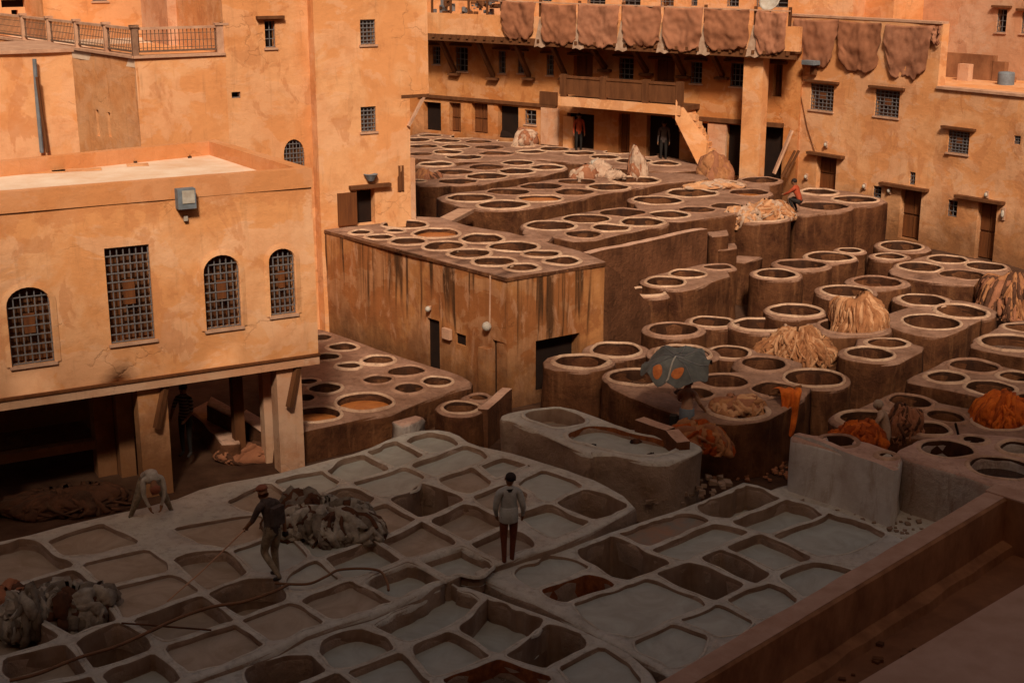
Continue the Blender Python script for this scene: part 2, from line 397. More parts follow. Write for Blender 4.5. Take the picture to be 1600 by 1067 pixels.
LIQ = {'d': 'ld', 'b': 'lb', 'o': 'lo', 'p': 'lp', 'g': 'lg', 't': 'lt', 'k': 'lk', 'r': 'lr'}
def circle(c, r, n=28, ph=0., asp=1.):
    a = random.uniform(-.05, .05)
    return [Vector((c.x+r*math.cos(2*math.pi*i/n)*(1+a), c.y+r*asp*math.sin(2*math.pi*i/n)*(1-a))) for i in range(n)]

def fit(cs, gap=.15):
    rr = [c[1] for c in cs]
    for _ in range(12):
        for i in range(len(cs)):
            for j in range(i):
                d = math.hypot(cs[i][0].x-cs[j][0].x, cs[i][0].y-cs[j][0].y)
                if rr[i]+rr[j]+gap > d:
                    k = max(.8, (d-gap)/(rr[i]+rr[j])); rr[i] *= k; rr[j] *= k
    for i in range(len(cs)):
        lim = min([math.hypot(cs[i][0].x-cs[j][0].x, cs[i][0].y-cs[j][0].y)-rr[j]-gap for j in range(len(cs)) if j != i] or [9])
        if lim > rr[i]: rr[i] = min(rr[i]*1.10, lim)
    return [(c[0], max(q, .16), c[2], c[3]) for c, q in zip(cs, rr)]
def vats(label, z, base, circles, polys=(), wall=.16, cat='dye vats', side='vat', group=None, liqs='ddbdbp', name='dye_vat_block', lin='lining', nrm=26, asp=1., solo=False):
    """a masonry block of round dye vats. circles: (tile, cx, cy, rx[, liquid[, depth]]) as traced"""
    cs = []
    for i, c in enumerate(circles):
        t, cx, cy, rx = c[:4]; lq = c[4] if len(c) > 4 else random.choice(liqs); dp = c[5] if len(c) > 5 else random.uniform(.22, .5)
        p = P(*t(cx, cy), z); q = P(*t(cx+rx, cy), z); cs.append((p, (q-p).length, lq, dp))
    cs = fit(cs)
    outs = [] if solo else [circle(p, r+wall, 30) for p, r, _, _ in cs]
    for t, pl in polys: 
        w2 = [P(*t(x, y), z).to_2d() for x, y in pl]
        if area(w2) < 0: w2.reverse()
        outs.append(chaikin(w2, 1))
    allp = [p for o in outs for p in o]
    loc = (sum(p[0] for p in allp)/len(allp), sum(p[1] for p in allp)/len(allp), base)
    th = thing(name, label, cat, loc, group)
    holes = [circle(p, r, nrm, asp=asp) for p, r, _, _ in cs]
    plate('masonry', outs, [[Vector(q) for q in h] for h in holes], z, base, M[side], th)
    for h, (p, r, lq, dp) in zip(holes, cs):
        ring_part('vat', h, z, dp, random.uniform(.045, .08), random.uniform(.02, .06), [M[random.choice(('rim','rim','rim2'))], M[lin]], th, M[LIQ[lq]], 'dye', 'vat filled with orange dye' if lq == 'o' else None)
    return th

def lime(label, z, base, outline, pits):
    w2 = [P(x, y, z).to_2d() for x, y in outline]
    if area(w2) < 0: w2.reverse()
    loc = (sum(p[0] for p in w2)/len(w2), sum(p[1] for p in w2)/len(w2), base)
    th = thing('lime_pit_block', label, 'lime pits', loc)
    loops = []
    for t, pl, dp, lq in pits:
        lp = [P(*t(x, y), z).to_2d() for x, y in pl]
        if area(lp) < 0: lp.reverse()
        loops.append(densify(lp, .16))
    w2 = chaikin(densify(w2, 1.2), 1)
    base_ = [list(l) for l in loops]; edge = densify(w2, .3)
    for i, lp in enumerate(base_):      # grow every basin until only a thin wall parts it from its neighbours
        oth = [q for j, l in enumerate(base_) if j != i for q in l]; m_ = len(lp); new = []; gr = []; nn = []
        for k, p_ in enumerate(lp):
            d1 = (p_-lp[k-1]).normalized(); d2 = (lp[(k+1) % m_]-p_).normalized(); n1 = Vector((d1.y, -d1.x)); n2 = Vector((d2.y, -d2.x)); n_ = (n1+n2).normalized()
            nn.append(n_/max(.6, n_.dot(n1)))
            d = min((p_-q).length for q in oth); de = min((p_-q).length for q in edge); gr.append(max(-.08, min(.24, (d-.10)/2, (de-.13))))
        gr = [min(gr[k], (gr[k-1]+gr[k]+gr[(k+1) % m_])/3+.02) for k in range(m_)]
        lp = chaikin([p_+n_*g_ for p_, n_, g_ in zip(lp, nn, gr)], 1)
        loops[i] = [Vector((p.x+nz(p.x, p.y, 1.3, 9)*.05, p.y+nz(p.x, p.y, 1.3, 2)*.05)) for p in lp]
    plate('masonry', [w2], loops, z, base, M['lime'], th, bev=.06, wob=.05)
    for lp, (t, pl, dp, lq) in zip(loops, pits):
        ring_part('pit', lp, z, dp, .022, .010, [M['rimlime'], M['rust'] if lq == 'R' else M['limelin']], th, M[LIQ.get(lq, 'lk')], 'lime_bath' if lq != 'r' else 'residue')
    return th

# ---------------------------------------------------------------- ground, the yard's levels
def ground_z(x, y):
    if y < 40: return -.85
    f = min(1, (y-40)/8.); return -.85+f*.9
V = []; F = []
xs = [-400, -120, -60, -40]+[-30+i*1.5 for i in range(41)]+[40, 60, 120, 400]
ys = [-60, -20, 0, 10]+[14+i*1.5 for i in range(44)]+[90, 140, 300, 700]
for y in ys:
    for x in xs:
        V.append((x, y, ground_z(x, y)+(nz(x, y, .5)*.06 if 0 < y < 80 and abs(x) < 40 else 0)))
nx = len(xs)
F = [[j*nx+i, j*nx+i+1, (j+1)*nx+i+1, (j+1)*nx+i] for j in range(len(ys)-1) for i in range(nx-1)]
mesh('ground', V, F, M['ground'], smooth=True, kind='structure')

# unseen tall house block added behind the camera to shade the near pits
th = thing('shading_block', 'unseen ochre house block added behind the camera to shade the near pits', 'building', (0, -12, -1))
b = MB(); b.prism([(-70,-2.2),(-1.5,-2.2),(-1.5,-24),(-70,-24)], -1, 29.2); b.build('wall', M['ochre2'], th)
b = MB(); b.prism([(-1.5,-2.25),(70,-2.25),(70,-24),(-1.5,-24)], -1, 33.6); b.build('high_shade_wing', M['ochre'], th)  # added taller on this side so its shade reaches further
b = MB(); b.prism([(-70.1,-2.1),(-1.6,-2.1),(-1.6,-2.6),(-70.1,-2.6)], 29.2, 29.9); b.build('parapet', M['coping'], th)
b = MB(); b.prism([(-4,-2.2),(4,-2.2),(4,.6),(-4,.6)], 9.0, 9.25); b.build('viewing_balcony', M['coping'], th)

# ---------------------------------------------------------------- walls with openings
Ud = (.874, .485); 
def facade(name, pl, outline, openings, thick, depth, mats, parent, uvpts=None, kind=None):
    O = uvpts or [Vector(pl.uv(x, y)) for x, y in outline]
    if area(O) < 0: O = O[::-1]
    H = [[Vector(q) for q in h] for h in openings]
    xs_ = [q[0] for q in O]; zs_ = [q[1] for q in O]; g = []
    st = .55
    nx_ = int((max(xs_)-min(xs_))/st); nz_ = int((max(zs_)-min(zs_))/st)
    if nx_*nz_ < 4000:
        for i in range(1, nx_):
            for j in range(1, nz_):
                q = (min(xs_)+i*st+random.uniform(-.1,.1), min(zs_)+j*st+random.uniform(-.1,.1))
                if pin(q, O) and not any(min(p[0] for p in h)-.15 < q[0] < max(p[0] for p in h)+.15 and min(p[1] for p in h)-.15 < q[1] < max(p[1] for p in h)+.15 for h in H): g.append(q)
    v, tris, loops = cdt([densify(O, .55)], [densify(h, .55) for h in H], g)
    def rel(p): return nz(p.x, p.y, .35, pl.o.x)*.07+nz(p.x, p.y, 1.1, pl.o.x+4)*.022
    bset = {i for lp in loops for i in lp if area([v[k] for k in lp]) < 0}
    V = [pl.pt(p.x, p.y, 0 if i in bset else rel(p)) for i, p in enumerate(v)]; F = [list(t) for t in tris]; nf = len(F)
    for lp in loops:
        d = thick if area([v[i] for i in lp]) < 0 else depth
        a0_ = len(V); V += [V[i].copy() for i in lp]
        b0 = len(V); V += [pl.pt(v[i].x, v[i].y, -d) for i in lp]; n = len(lp)
        F += [[a0_+(i+1)%n, a0_+i, b0+i, b0+(i+1)%n] for i in range(n)]
        if d == depth: F.append([b0+i for i in range(n)][::-1])
    o = mesh(name, V, F, mats, parent, kind=kind)
    o.data.polygons.foreach_set('use_smooth', [k < nf for k in range(len(F))]); return o
def rectpx(pl, pts):
    q = [pl.uv(x, y) for x, y in pts]; a = [p[0] for p in q]; z = [p[1] for p in q]
    # traced corners TL,TR,BR,BL -> upright rectangle in the wall
    a0 = (q[0][0]+q[3][0])/2; a1 = (q[1][0]+q[2][0])/2; z1 = (q[0][1]+q[1][1])/2; z0 = (q[2][1]+q[3][1])/2
    return min(a0, a1), max(a0, a1), min(z0, z1), max(z0, z1)
def rect_loop(r): a0, a1, z0, z1 = r; return [(a0, z0), (a1, z0), (a1, z1), (a0, z1)]
def arch_loop(r, spring):
    a0, a1, z0, z1 = r; c = (a0+a1)/2; h = (a1-a0)/2; out = [(a0, z0), (a1, z0)]
    for k in range(13):
        t = math.pi*k/12; out.append((c+h*math.cos(t), spring+(z1-spring)*math.sin(t)))
    return out
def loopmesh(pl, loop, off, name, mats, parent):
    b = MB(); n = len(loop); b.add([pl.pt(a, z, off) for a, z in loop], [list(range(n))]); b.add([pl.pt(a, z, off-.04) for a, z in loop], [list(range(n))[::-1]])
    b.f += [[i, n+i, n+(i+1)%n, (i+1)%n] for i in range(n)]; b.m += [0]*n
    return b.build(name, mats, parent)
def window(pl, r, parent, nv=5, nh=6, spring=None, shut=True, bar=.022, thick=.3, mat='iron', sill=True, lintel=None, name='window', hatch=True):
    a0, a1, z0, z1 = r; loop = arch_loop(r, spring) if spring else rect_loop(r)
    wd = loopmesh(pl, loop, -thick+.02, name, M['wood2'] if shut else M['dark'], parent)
    def top(a):
        if not spring: return z1
        c = (a0+a1)/2; h = (a1-a0)/2; return spring+(z1-spring)*math.sqrt(max(0, 1-((a-c)/h)**2))
    g = MB()
    for i in range(nv+1):
        a = a0+(a1-a0)*(i+.0)/nv if 0 < i < nv else (a0+bar*.6 if i == 0 else a1-bar*.6)
        g.pbox(pl, a-bar/2, a+bar/2, z0, max(z0+.1, top(a)-.01), -.09, -.06)
    for j in range(nh+1):
        z = z0+(z1-z0)*j/nh; z = min(max(z, z0+bar), z1-bar)
        if spring and z > spring:
            k = math.sqrt(max(0, 1-((z-spring)/(z1-spring))**2)); c = (a0+a1)/2; h = (a1-a0)/2*k
            if h < .05: continue
            g.pbox(pl, c-h, c+h, z-bar/2, z+bar/2, -.075, -.045)
        else: g.pbox(pl, a0, a1, z-bar/2, z+bar/2, -.075, -.045)
    o = g.build('grille', M[mat], parent); o.parent = wd
    if shut:   # shutter leaves standing proud of the backing, some gap dark between
        n = max(2, nv//2); 
        for i in range(n):
            s = MB(); w_ = (a1-a0)/n; zt = min(top(a0+w_*(i+.15)), top(a0+w_*(i+.85)))
            if random.random() < .85: s.pbox(pl, a0+w_*i+.03, a0+w_*(i+1)-.02, z0+.04, zt-.05, -thick+.03, -thick+.07)
            else: s.pbox(pl, a0+w_*i+.03, a0+w_*i+.06, z0+.04, zt-.05, -thick+.03, -thick+.13)
            q = s.build('shutter', M['wood'], parent); q.parent = wd
        if hatch:
            s = MB(); c = (a0+a1)/2; zc = (z0+z1)/2+.05; s.pbox(pl, c-(a1-a0)*.13, c+(a1-a0)*.13, zc-(z1-z0)*.13, zc+(z1-z0)*.13, -.07, -.05); q = s.build('hatch', M['wood2'], parent); q.parent = wd
    if sill: s = MB(); s.pbox(pl, a0-.05, a1+.05, z0-.06, z0, -.02, .05); s.build('sill', M['coping'], parent)
    if lintel: s = MB(); s.pbox(pl, a0-lintel, a1+lintel, z1+.06, z1+.14, -.05, .16); s.build('lintel', M['wood'], parent)
    return wd
def door(pl, r, parent, thick=.3, mat='wood2', lintel=None, open_=False, planks=3, ll=None):
    a0, a1, z0, z1 = r
    if open_:
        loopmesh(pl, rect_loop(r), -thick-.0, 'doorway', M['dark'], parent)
    else:
        d = loopmesh(pl, rect_loop(r), -thick+.02, 'door', M['wood'], parent)
        w_ = (a1-a0)/planks
        for i in range(planks):
            for (zz0, zz1) in ((z0+.05, z0+(z1-z0)*.46), (z0+(z1-z0)*.5, z1-.05)):
                s = MB(); s.pbox(pl, a0+w_*i+.02, a0+w_*(i+1)-.02, zz0, zz1, -thick+.02, -thick+.07); q = s.build('panel', M[mat], parent); q.parent = d
    if lintel:
        l0, l1 = (lintel, lintel) if ll is None else ll
        s = MB(); s.pbox(pl, a0-l0, a1+l1, z1+.03, z1+.13, -.05, .22); s.build('lintel', M['wood'], parent)

# ---- left house on pillars
A0 = P(455, 700, -.23); PA = Plane(A0, Ud)
th = thing('pillared_house', 'ochre house on pillars with three arched windows and a tall barred window', 'building', (A0.x-3, A0.y, -.85))
zt = 6.13; a_r = PA.uv(487.5, 300)[0]; zb = 1.91
a_l = PA.uv(-160, 400)[0]
wr = [rectpx(PA, [(10,451),(79,451),(83,563),(17,575)]), rectpx(PA, [(165,391),(234,379),(241,528),(172,540)]),
      rectpx(PA, [(319,401),(375,401),(375,508),(321,518)]), rectpx(PA, [(421,389),(461,389),(461,489),(422,496)])]
sp = [PA.uv(45, 476)[1], None, PA.uv(347, 424)[1], PA.uv(441, 407)[1]]
ap = [PA.uv(45, 449)[1], None, PA.uv(345, 399)[1], PA.uv(440, 389)[1]]
bt = [PA.uv(50, 569)[1], None, PA.uv(348, 513)[1], PA.uv(441, 492)[1]]
W = []
for r, s_, a_, b_ in zip(wr, sp, ap, bt):
    W.append(((r[0], r[1], b_, a_) if s_ else r, s_))
ops = [arch_loop(r, s_) if s_ else rect_loop(r) for r, s_ in W]
A_depth = 5.6
facade('wall', PA, None, ops, .28, A_depth, M['ochrea'], th, uvpts=[Vector(q) for q in ((a_l, zb), (a_r, zb), (a_r, zt-.42), (a_l, zt-.42))])
window(PA, W[0][0], th, 6, 8, W[0][1]); window(PA, W[1][0], th, 7, 11, None)
window(PA, W[2][0], th, 6, 8, W[2][1]); window(PA, W[3][0], th, 5, 8, W[3][1])
for (r, s_) in (W[0], W[2], W[3]):       # raised plaster band round each arch
    lo = arch_loop((r[0]-.12, r[1]+.12, r[2], r[3]+.14), s_); li = arch_loop((r[0]-.015, r[1]+.015, r[2], r[3]+.015), s_)
    n = len(lo); b = MB(); b.add([PA.pt(a, z, .02) for a, z in lo]+[PA.pt(a, z, .045) for a, z in li], [[i, (i+1)%n, n+(i+1)%n, n+i] for i in range(1, n)]); b.build('arch_band', M['ochre'], th)
# roof: parapet ring and deck, traced corners
C1 = PA.pt(a_l, 0).to_2d(); C2 = PA.pt(a_r, 0).to_2d(); C3 = P(335, 218, zt).to_2d(); C4 = P(-120, 262, zt).to_2d()
out = [C1, C2, C3, C4]
def inset(q, d):
    n = len(q); res = []
    for i in range(n):
        a, b_, c = q[i-1], q[i], q[(i+1) % n]; d1 = (b_-a).normalized(); d2 = (c-b_).normalized()
        n1 = Vector((-d1.y, d1.x)); n2 = Vector((-d2.y, d2.x)); bis = (n1+n2).normalized(); res.append(b_+bis*d/max(.3, bis.dot(n1)))
    return res
inn = inset(out, .26)
b = MB(); n = 4; out2 = inset(out, -.012)
for i in range(n):
    j = (i+1) % n
    b.hexa([(*out2[i], zt-.42), (*out2[j], zt-.42), (*inn[j], zt-.42), (*inn[i], zt-.42), (*out2[i], zt), (*out2[j], zt), (*inn[j], zt), (*inn[i], zt)])
b.build('parapet', M['ochrea'], th)
b = MB(); b.prism([tuple(q) for q in inset(out, .2)], zt-.5, zt-.34); b.build('roof_deck', M['roof'], th)
b = MB()
for (x, y, sx, sz) in ((45,262,1.6,.02),(120,258,1.1,.02),(215,250,.5,.02)):
    q = P(x, y+8, zt-.33); b.box((q.x, q.y, zt-.325), (sx, .35, sz), .3)
b.build('roof_patch', M['ochre2'], th)
b = MB()
for k in range(26):
    x = random.uniform(10, 300); q = P(x, 262-x*.09+random.uniform(-6, 12), zt-.33); s = random.uniform(.03, .09); b.box((q.x, q.y, zt-.32), (s*1.6, s, s), random.random()*3)
b.build('roof_debris', M['ground'], th, kind='stuff')
# beam under the wall, pillars, braces, back wall
b = MB(); b.pbox(PA, a_l, a_r+.02, zb-.24, zb-.03, -.3, .02); b.build('bressummer', M['pinkw'], th)
b = MB(); b.pbox(PA, a_l, a_r+.03, zb-.03, zb+.02, -.28, .06); b.build('ledge', M['wood2'], th)
b = MB(); b.pbox(PA, a_l, a_r, zb-.22, zb-.02, -A_depth, -.32); b.build('floor_slab', M['wood'], th)
def pillar(x0, x1, off, parent, mat='pinkw', z1=zb-.24, d=.42):
    pl = PA.moved(off); a0 = pl.uv(x0, 690)[0]; a1 = pl.uv(x1, 690)[0]; b = MB(); b.pbox(pl, a0, a1, -.85, z1, -d, 0); return b.build('pillar', M[mat], parent)
pillar(220, 266, -.15, th, 'ochre3'); pillar(437, 475, -.12, th, 'pinkw'); pillar(415, 432, -.9, th, 'pinkw', d=.3)
pillar(368, 384, -1.3, th, 'wood', d=.25); pillar(186, 210, -1.6, th, 'ochre3'); pillar(150, 180, -1.9, th, 'ochre3'); pillar(-60,-20,-.15,th,'ochre3')
for x0, x1, off in ((258, 240, -.12), (466, 458, -.1)):
    pl = PA.moved(off); b = MB(); a = pl.uv(x0, 600)[0]; b.bar(pl.pt(a, zb-.26, .0), pl.pt(a-.28, zb-1.15, .12), .13, .12); b.build('brace', M['wood'], th)
b = MB(); b.pbox(PA, a_l, PA.uv(290, 700)[0], -.85, zb-.22, -4.6, -4.3); b.build('back_wall', M['ochre3'], th)
b = MB(); pl = PA.moved(-1.7); zz = pl.uv(0, 712)[1]; b.pbox(pl, pl.uv(-120, 700)[0], pl.uv(150, 700)[0], zz-.2, zz, -.25, 0); b.build('tie_beam', M['ochre3'], th)
b = MB(); pl = PA.moved(-2.3); zz = pl.uv(0, 690)[1]; b.pbox(pl, pl.uv(-120, 700)[0], pl.uv(150, 700)[0], zz-.35, zz-.2, -1.2, 0); b.build('shelf', M['wood'], th)
# lamp box on the wall
r = rectpx(PA, [(272,294),(300,292),(302,322),(274,326)])
t2 = thing('floodlight', 'grey boxed floodlight fixed high on the pillared house', 'light', PA.pt((r[0]+r[1])/2, r[2], .1))
b = MB(); b.pbox(PA, r[0], r[1], r[2], r[3], .02, .24); b.build('housing', M['grey'], t2)
b = MB(); b.pbox(PA, r[0]+.09, r[1]-.03, r[2]+.12, r[3]-.03, .245, .26); b.build('lens', M['white'], t2)
b = MB(); a = (r[0]+r[1])/2; b.pbox(PA, a-.04, a+.04, r[2]-.28, r[2]-.18, .0, .08); b.build('bulb', M['white'], t2)

# ---- tower and terrace house behind
T0 = P(640, 345, 2.7); PT = Plane(T0, Ud); PT1 = PT.moved(-.45)
th = thing('tower_house', 'tall ochre tower house with small barred windows beside the yard', 'building', (T0.x-2, T0.y, -.85))
s0 = PT.uv(500, 300)[0]; s1 = PT.uv(668, 60)[0]; s2 = PT.uv(641, 250)[0]; zs = PT.uv(660, 147)[1]; top = 10.9
wins = [rectpx(PT, [(563,31),(586,31),(587,70),(563,70)]), rectpx(PT, [(564,167),(587,167),(588,206),(564,206)])]
dr = rectpx(PT, [(558,297),(586,296),(586,350),(558,351)])
o = [(s0, -.85), (s2, -.85), (s2, zs), (s1, zs), (s1, top), (s0, top)]
facade('wall', PT, None, [rect_loop(q) for q in wins+[dr]], .3, 5.0, M['ochre'], th, uvpts=[Vector(q) for q in o])
for q in wins: window(PT, q, th, 4, 6, shut=True, hatch=False, bar=.03)
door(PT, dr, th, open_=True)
l = PT.uv(545, 296)[0]; l2 = PT.uv(608, 290)[0]; zz = PT.uv(575, 292)[1]
b = MB(); b.pbox(PT, l, l2, zz-.02, zz+.08, -.03, .18); b.build('lintel', M['wood'], th)
r = rectpx(PT, [(527,302),(556,300),(556,350),(527,352)]); b = MB(); b.pbox(PT, r[0], r[1], r[2], r[3], .02, .10); b.build('shutter_leaf', M['wood2'], th)
b = MB(); b.pbox(PT, PT.uv(628,250)[0], s1, zs-.10, zs, -.3, .05); b.build('ledge_beam', M['wood'], th)
b = MB(); b.bar(PT.px(663, 150), PT.px(636, 197, .1), .08, .08); b.build('strut', M['coping'], th)
q = rectpx(PT, [(621,250),(631,250),(631,300),(621,300)]); window(PT, (q[0], q[1], q[2], q[3]), th, 2, 2, spring=q[3]-.25, thick=.02, sill=False, hatch=False)
t2 = thing('wall_basket', 'small dark conical basket hung above the tower doorway', 'basket', PT.px(577, 281, .15))
q = PT.px(577, 284, .12); b = MB(); b.lathe((q.x, q.y, q.z), [(.03,0),(.10,.05),(.20,.22),(.22,.24),(.19,.25),(.1,.22)], 10); b.build('body', M['grey'], t2)
# pier right of the tower base
b = MB(); pl = PT.moved(-.02); a0, a1 = pl.uv(638, 280)[0], pl.uv(649, 280)[0]; b.pbox(pl, a0+.01, a1, -.85, pl.uv(640, 248)[1], -.5, .0); b.build('pier', M['pinkw'], th)

# face left of the tower, same plane as the terrace house
th2 = thing('stair_tower', 'ochre wall tower with a slim window and a low arched window', 'building', (PT1.pt(-3,0).x, PT1.pt(-3,0).y, -.85))
a0 = PT1.uv(352, 100)[0]; a1 = PT1.uv(506, 200)[0]
w1 = rectpx(PT1, [(414,33),(430,33),(430,75),(414,75)]); w2 = rectpx(PT1, [(362,144),(376,144),(376,154),(362,154)]); w3 = rectpx(PT1, [(443,218),(475,218),(476,262),(444,262)])
facade('wall', PT1, None, [rect_loop(w1), rect_loop(w2), arch_loop(w3, w3[3]-.42)], .3, 5.0, M['ochre2'], th2, uvpts=[Vector(q) for q in ((a0,-.85),(a1,-.85),(a1,10.8),(a0,10.8))])
window(PT1, w1, th2, 2, 3, shut=False, hatch=False, lintel=.25); window(PT1, w2, th2, 1, 1, shut=False, hatch=False, sill=False); window(PT1, w3, th2, 6, 6, spring=w3[3]-.42, hatch=False)

th3 = thing('terrace_house', 'flat roofed ochre house whose terrace is edged with railings', 'building', (PT1.pt(-7,0).x, PT1.pt(-7,0).y, -.85))
aL = PT1.uv(215, 150)[0]; zT = PT1.uv(285, 89)[1]
Vd = (-.485-.18, .874-.18)
c = PT1.pt(aL, 0); PV = Plane((c.x, c.y), (-.62, .78))
facade('wall', PT1, None, [], .3, 6.0, M['ochre'], th3, uvpts=[Vector(q) for q in ((aL,-.85),(a0,-.85),(a0,zT),(aL,zT))])
e = PV.uv(60, 120)[0]; sg = 1 if e > 0 else -1
q1 = rectpx(PV, [(150,172),(154,172),(156,213),(152,213)]); q2 = rectpx(PV, [(168,176),(172,176),(174,214),(170,214)])
facade('side_wall', PV, None, [rect_loop(q1), rect_loop(q2)], .2, .6, M['ochre2'], th3, uvpts=[Vector(q) for q in ((sg*.0,-.85),(sg*14,-.85),(sg*14,zT),(sg*.0,zT))])
for q in (q1, q2): loopmesh(PV, rect_loop(q), -.18, 'slit_window', M['dark'], th3)
fl = [PT1.pt(aL,0,-.06).to_2d(), PT1.pt(a0,0,-.06).to_2d(), PT1.pt(a0,0,-6).to_2d(), PV.pt(sg*14,0,-8).to_2d(), PV.pt(sg*14,0).to_2d()]
b = MB(); b.prism([tuple(q) for q in fl], zT-.25, zT-.02); b.build('terrace_floor', M['roof'], th3)
b = MB(); b.pbox(PT1, aL-.05, a0, zT, zT+.07, -.3, .08); b.pbox(PV, min(0, sg*14), max(0, sg*14), zT, zT+.07, -.3, .08); b.build('coping', M['coping'], th3)

def railing(pts, parent_label, hgt=.75, pw=.16, bal=.0):
    """posts at traced points on a level edge, rail and mesh infill between"""
    t = thing('railing', parent_label, 'railing', pts[0])
    for i, p in enumerate(pts):
        b = MB(); b.box((p.x, p.y, p.z+hgt/2), (pw, pw, hgt), .5); b.box((p.x, p.y, p.z+hgt+.03), (pw+.07, pw+.07, .06), .5); b.build('post', M['coping'], t)
    for a, c in zip(pts[:-1], pts[1:]):
        b = MB(); u = Vector((0,0,1)); b.bar(a+u*(hgt-.04), c+u*(hgt-.04), .10, .07); b.build('rail', M['coping'], t)
        b = MB(); b.bar(a+u*.1, c+u*.1, .05, .05); n = max(3, int((c-a).length/.11))
        for k in range(1, n): q = a.lerp(c, k/n); b.bar(q+u*.1, q+u*(hgt-.06), .02, .02)
        for k in range(1, 4): b.bar(a+u*(hgt*k/4), c+u*(hgt*k/4), .016, .016)
        b.build('baluster_panel', M['ironp'], t)
    return t
zc = zT+.07
pts = [PV.px(x, y, -.08) for x, y in ((-12,60),(35,64),(75,68),(118,75),(164,84))]
pts = [Vector((p.x, p.y, zc)) for p in pts]+[Vector((*PT1.pt(aL+.05, 0, -.1).to_2d(), zc))]
railing(pts, 'wooden posted railing along the left edge of the flat terrace')
railing([Vector((*PT1.pt(aL+.05, 0, -.1).to_2d(), zc)), Vector((*PT1.pt(PT1.uv(345,85)[0], 0, -.1).to_2d(), zc)), Vector((*PT1.pt(PT1.uv(353,85)[0], 0, -.1).to_2d(), zc))], 'iron railing on the front terrace edge before the shuttered doors')
# inner terrace: second railing, rounded roof vault and house above
pz = lambda x, y, z: P(x, y, z)
railing([P(65, 32, zc), P(118, 31, zc)], 'low inner railing at the back left of the terrace', .6)
railing([P(118, 31, zc), P(183, 42, zc)], 'short inner railing above the far terrace', .6)
# house behind the terrace with grey and brown doors
PH = PT1.moved(-4.5)
th4 = thing('upper_house', 'upper ochre house with a grey door and a brown door on the terrace', 'building', (PH.pt(-6,0).x, PH.pt(-6,0).y, zT))
a0h = PH.uv(264, 60)[0]; a1h = PH.uv(372, 60)[0]
d1 = rectpx(PH, [(287,6),(306,6),(307,62),(288,62)]); d2 = rectpx(PH, [(325,8),(349,8),(350,58),(327,58)])
d1 = (d1[0], d1[1], zT, d1[3]); d2 = (d2[0], d2[1], zT, d2[3])
facade('wall', PH, None, [rect_loop(d1), rect_loop(d2)], .15, 3, M['pinkw'], th4, uvpts=[Vector(q) for q in ((a0h,zT),(a1h,zT),(a1h,12.5),(a0h,12.5))])
door(PH, d1, th4, .15, 'grey', planks=2); door(PH, d2, th4, .15, 'wood2', planks=2)
PH2 = PT1.moved(-9)
th5 = thing('far_left_house', 'ochre house at the top left corner beyond the railings', 'building', (PH2.pt(-10,0).x, PH2.pt(-10,0).y, zT))
w1 = rectpx(PH2, [(144,-14),(167,-14),(167,2),(144,2)]); w2 = rectpx(PH2, [(252,-10),(264,-10),(264,8),(252,8)])
facade('wall', PH2, None, [rect_loop(w1), rect_loop(w2)], .2, 4, M['ochre2'], th5, uvpts=[Vector(q) for q in ((PH2.uv(66,0)[0],zT-1),(PH2.uv(330,0)[0],zT-1),(PH2.uv(330,0)[0],14),(PH2.uv(66,0)[0],14))])
for q in (w1, w2): window(PH2, q, th5, 3, 3, shut=False, hatch=False, thick=.2)
PH3 = PT1.moved(-12)
th6 = thing('distant_house', 'distant pale house with dark openings at the far left', 'building', (PH3.pt(-16,0).x, PH3.pt(-16,0).y, 0))
w1 = rectpx(PH3, [(2,0),(50,0),(50,12),(2,12)]); w2 = rectpx(PH3, [(18,16),(28,16),(28,27),(18,27)]); w3 = rectpx(PH3, [(44,14),(52,14),(52,27),(44,27)])
facade('wall', PH3, None, [rect_loop(w1), rect_loop(w2), rect_loop(w3)], .3, 4, M['ochre'], th6, uvpts=[Vector(q) for q in ((PH3.uv(-120,0)[0],-1),(PH3.uv(75,0)[0],-1),(PH3.uv(75,0)[0],14),(PH3.uv(-120,0)[0],14))])
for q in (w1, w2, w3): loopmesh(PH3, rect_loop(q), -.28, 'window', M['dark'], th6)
v = P(228, 44, zT+.2); t2 = thing('roof_vault', 'small rounded ochre roof hump on the terrace', 'roof vault', v)
b = MB(); 
prof = []
for k in range(9):
    t = math.pi*k/8; prof.append((math.cos(t)*.9, math.sin(t)*.75))
n = len(prof); d = Vector((*Ud, 0)).normalized(); nn = Vector((-d.y, d.x, 0))
for s_ in (-1.1, 1.1): b.v += [Vector((v.x, v.y, zT-.02))+d*s_+nn*a+Vector((0,0,h)) for a, h in prof]
b.f += [[i, i+1, n+i+1, n+i] for i in range(n-1)]+[list(range(n)), list(range(n, 2*n))[::-1]]; b.m += [0]*(n+1)
b.build('vault', M['ochre'], t2)

# ---- building at the left edge (nearer), with pipes
A2 = P(118, 250, 2.4)
PL2 = Plane(PT1.pt(PT1.uv(118, 200)[0]-.2, 0, 4.0), Ud)
th = thing('left_edge_house', 'plain ochre house at the left edge with a drainpipe', 'building', (PL2.pt(PL2.uv(60,150)[0],0).x, PL2.pt(PL2.uv(60,150)[0],0).y, -.85))
zz = PL2.uv(60, 83)[1]; a1 = PL2.uv(118, 150)[0]; a0 = PL2.uv(-160, 150)[0]
facade('wall', PL2, None, [], .2, 3.2, M['ochre'], th, uvpts=[Vector(q) for q in ((a0,-.85),(a1,-.85),(a1,zz),(a0,zz))])
b = MB(); b.pbox(PL2, a0-.03, a1+.04, zz, zz+.08, -3.25, .05); b.build('coping', M['coping'], th)
b = MB(); b.tube([PL2.px(52, 92, .12), PL2.px(57, 160, .1), PL2.px(64, 238, .1)], .05, 8); b.build('drainpipe', M['grey'], th)
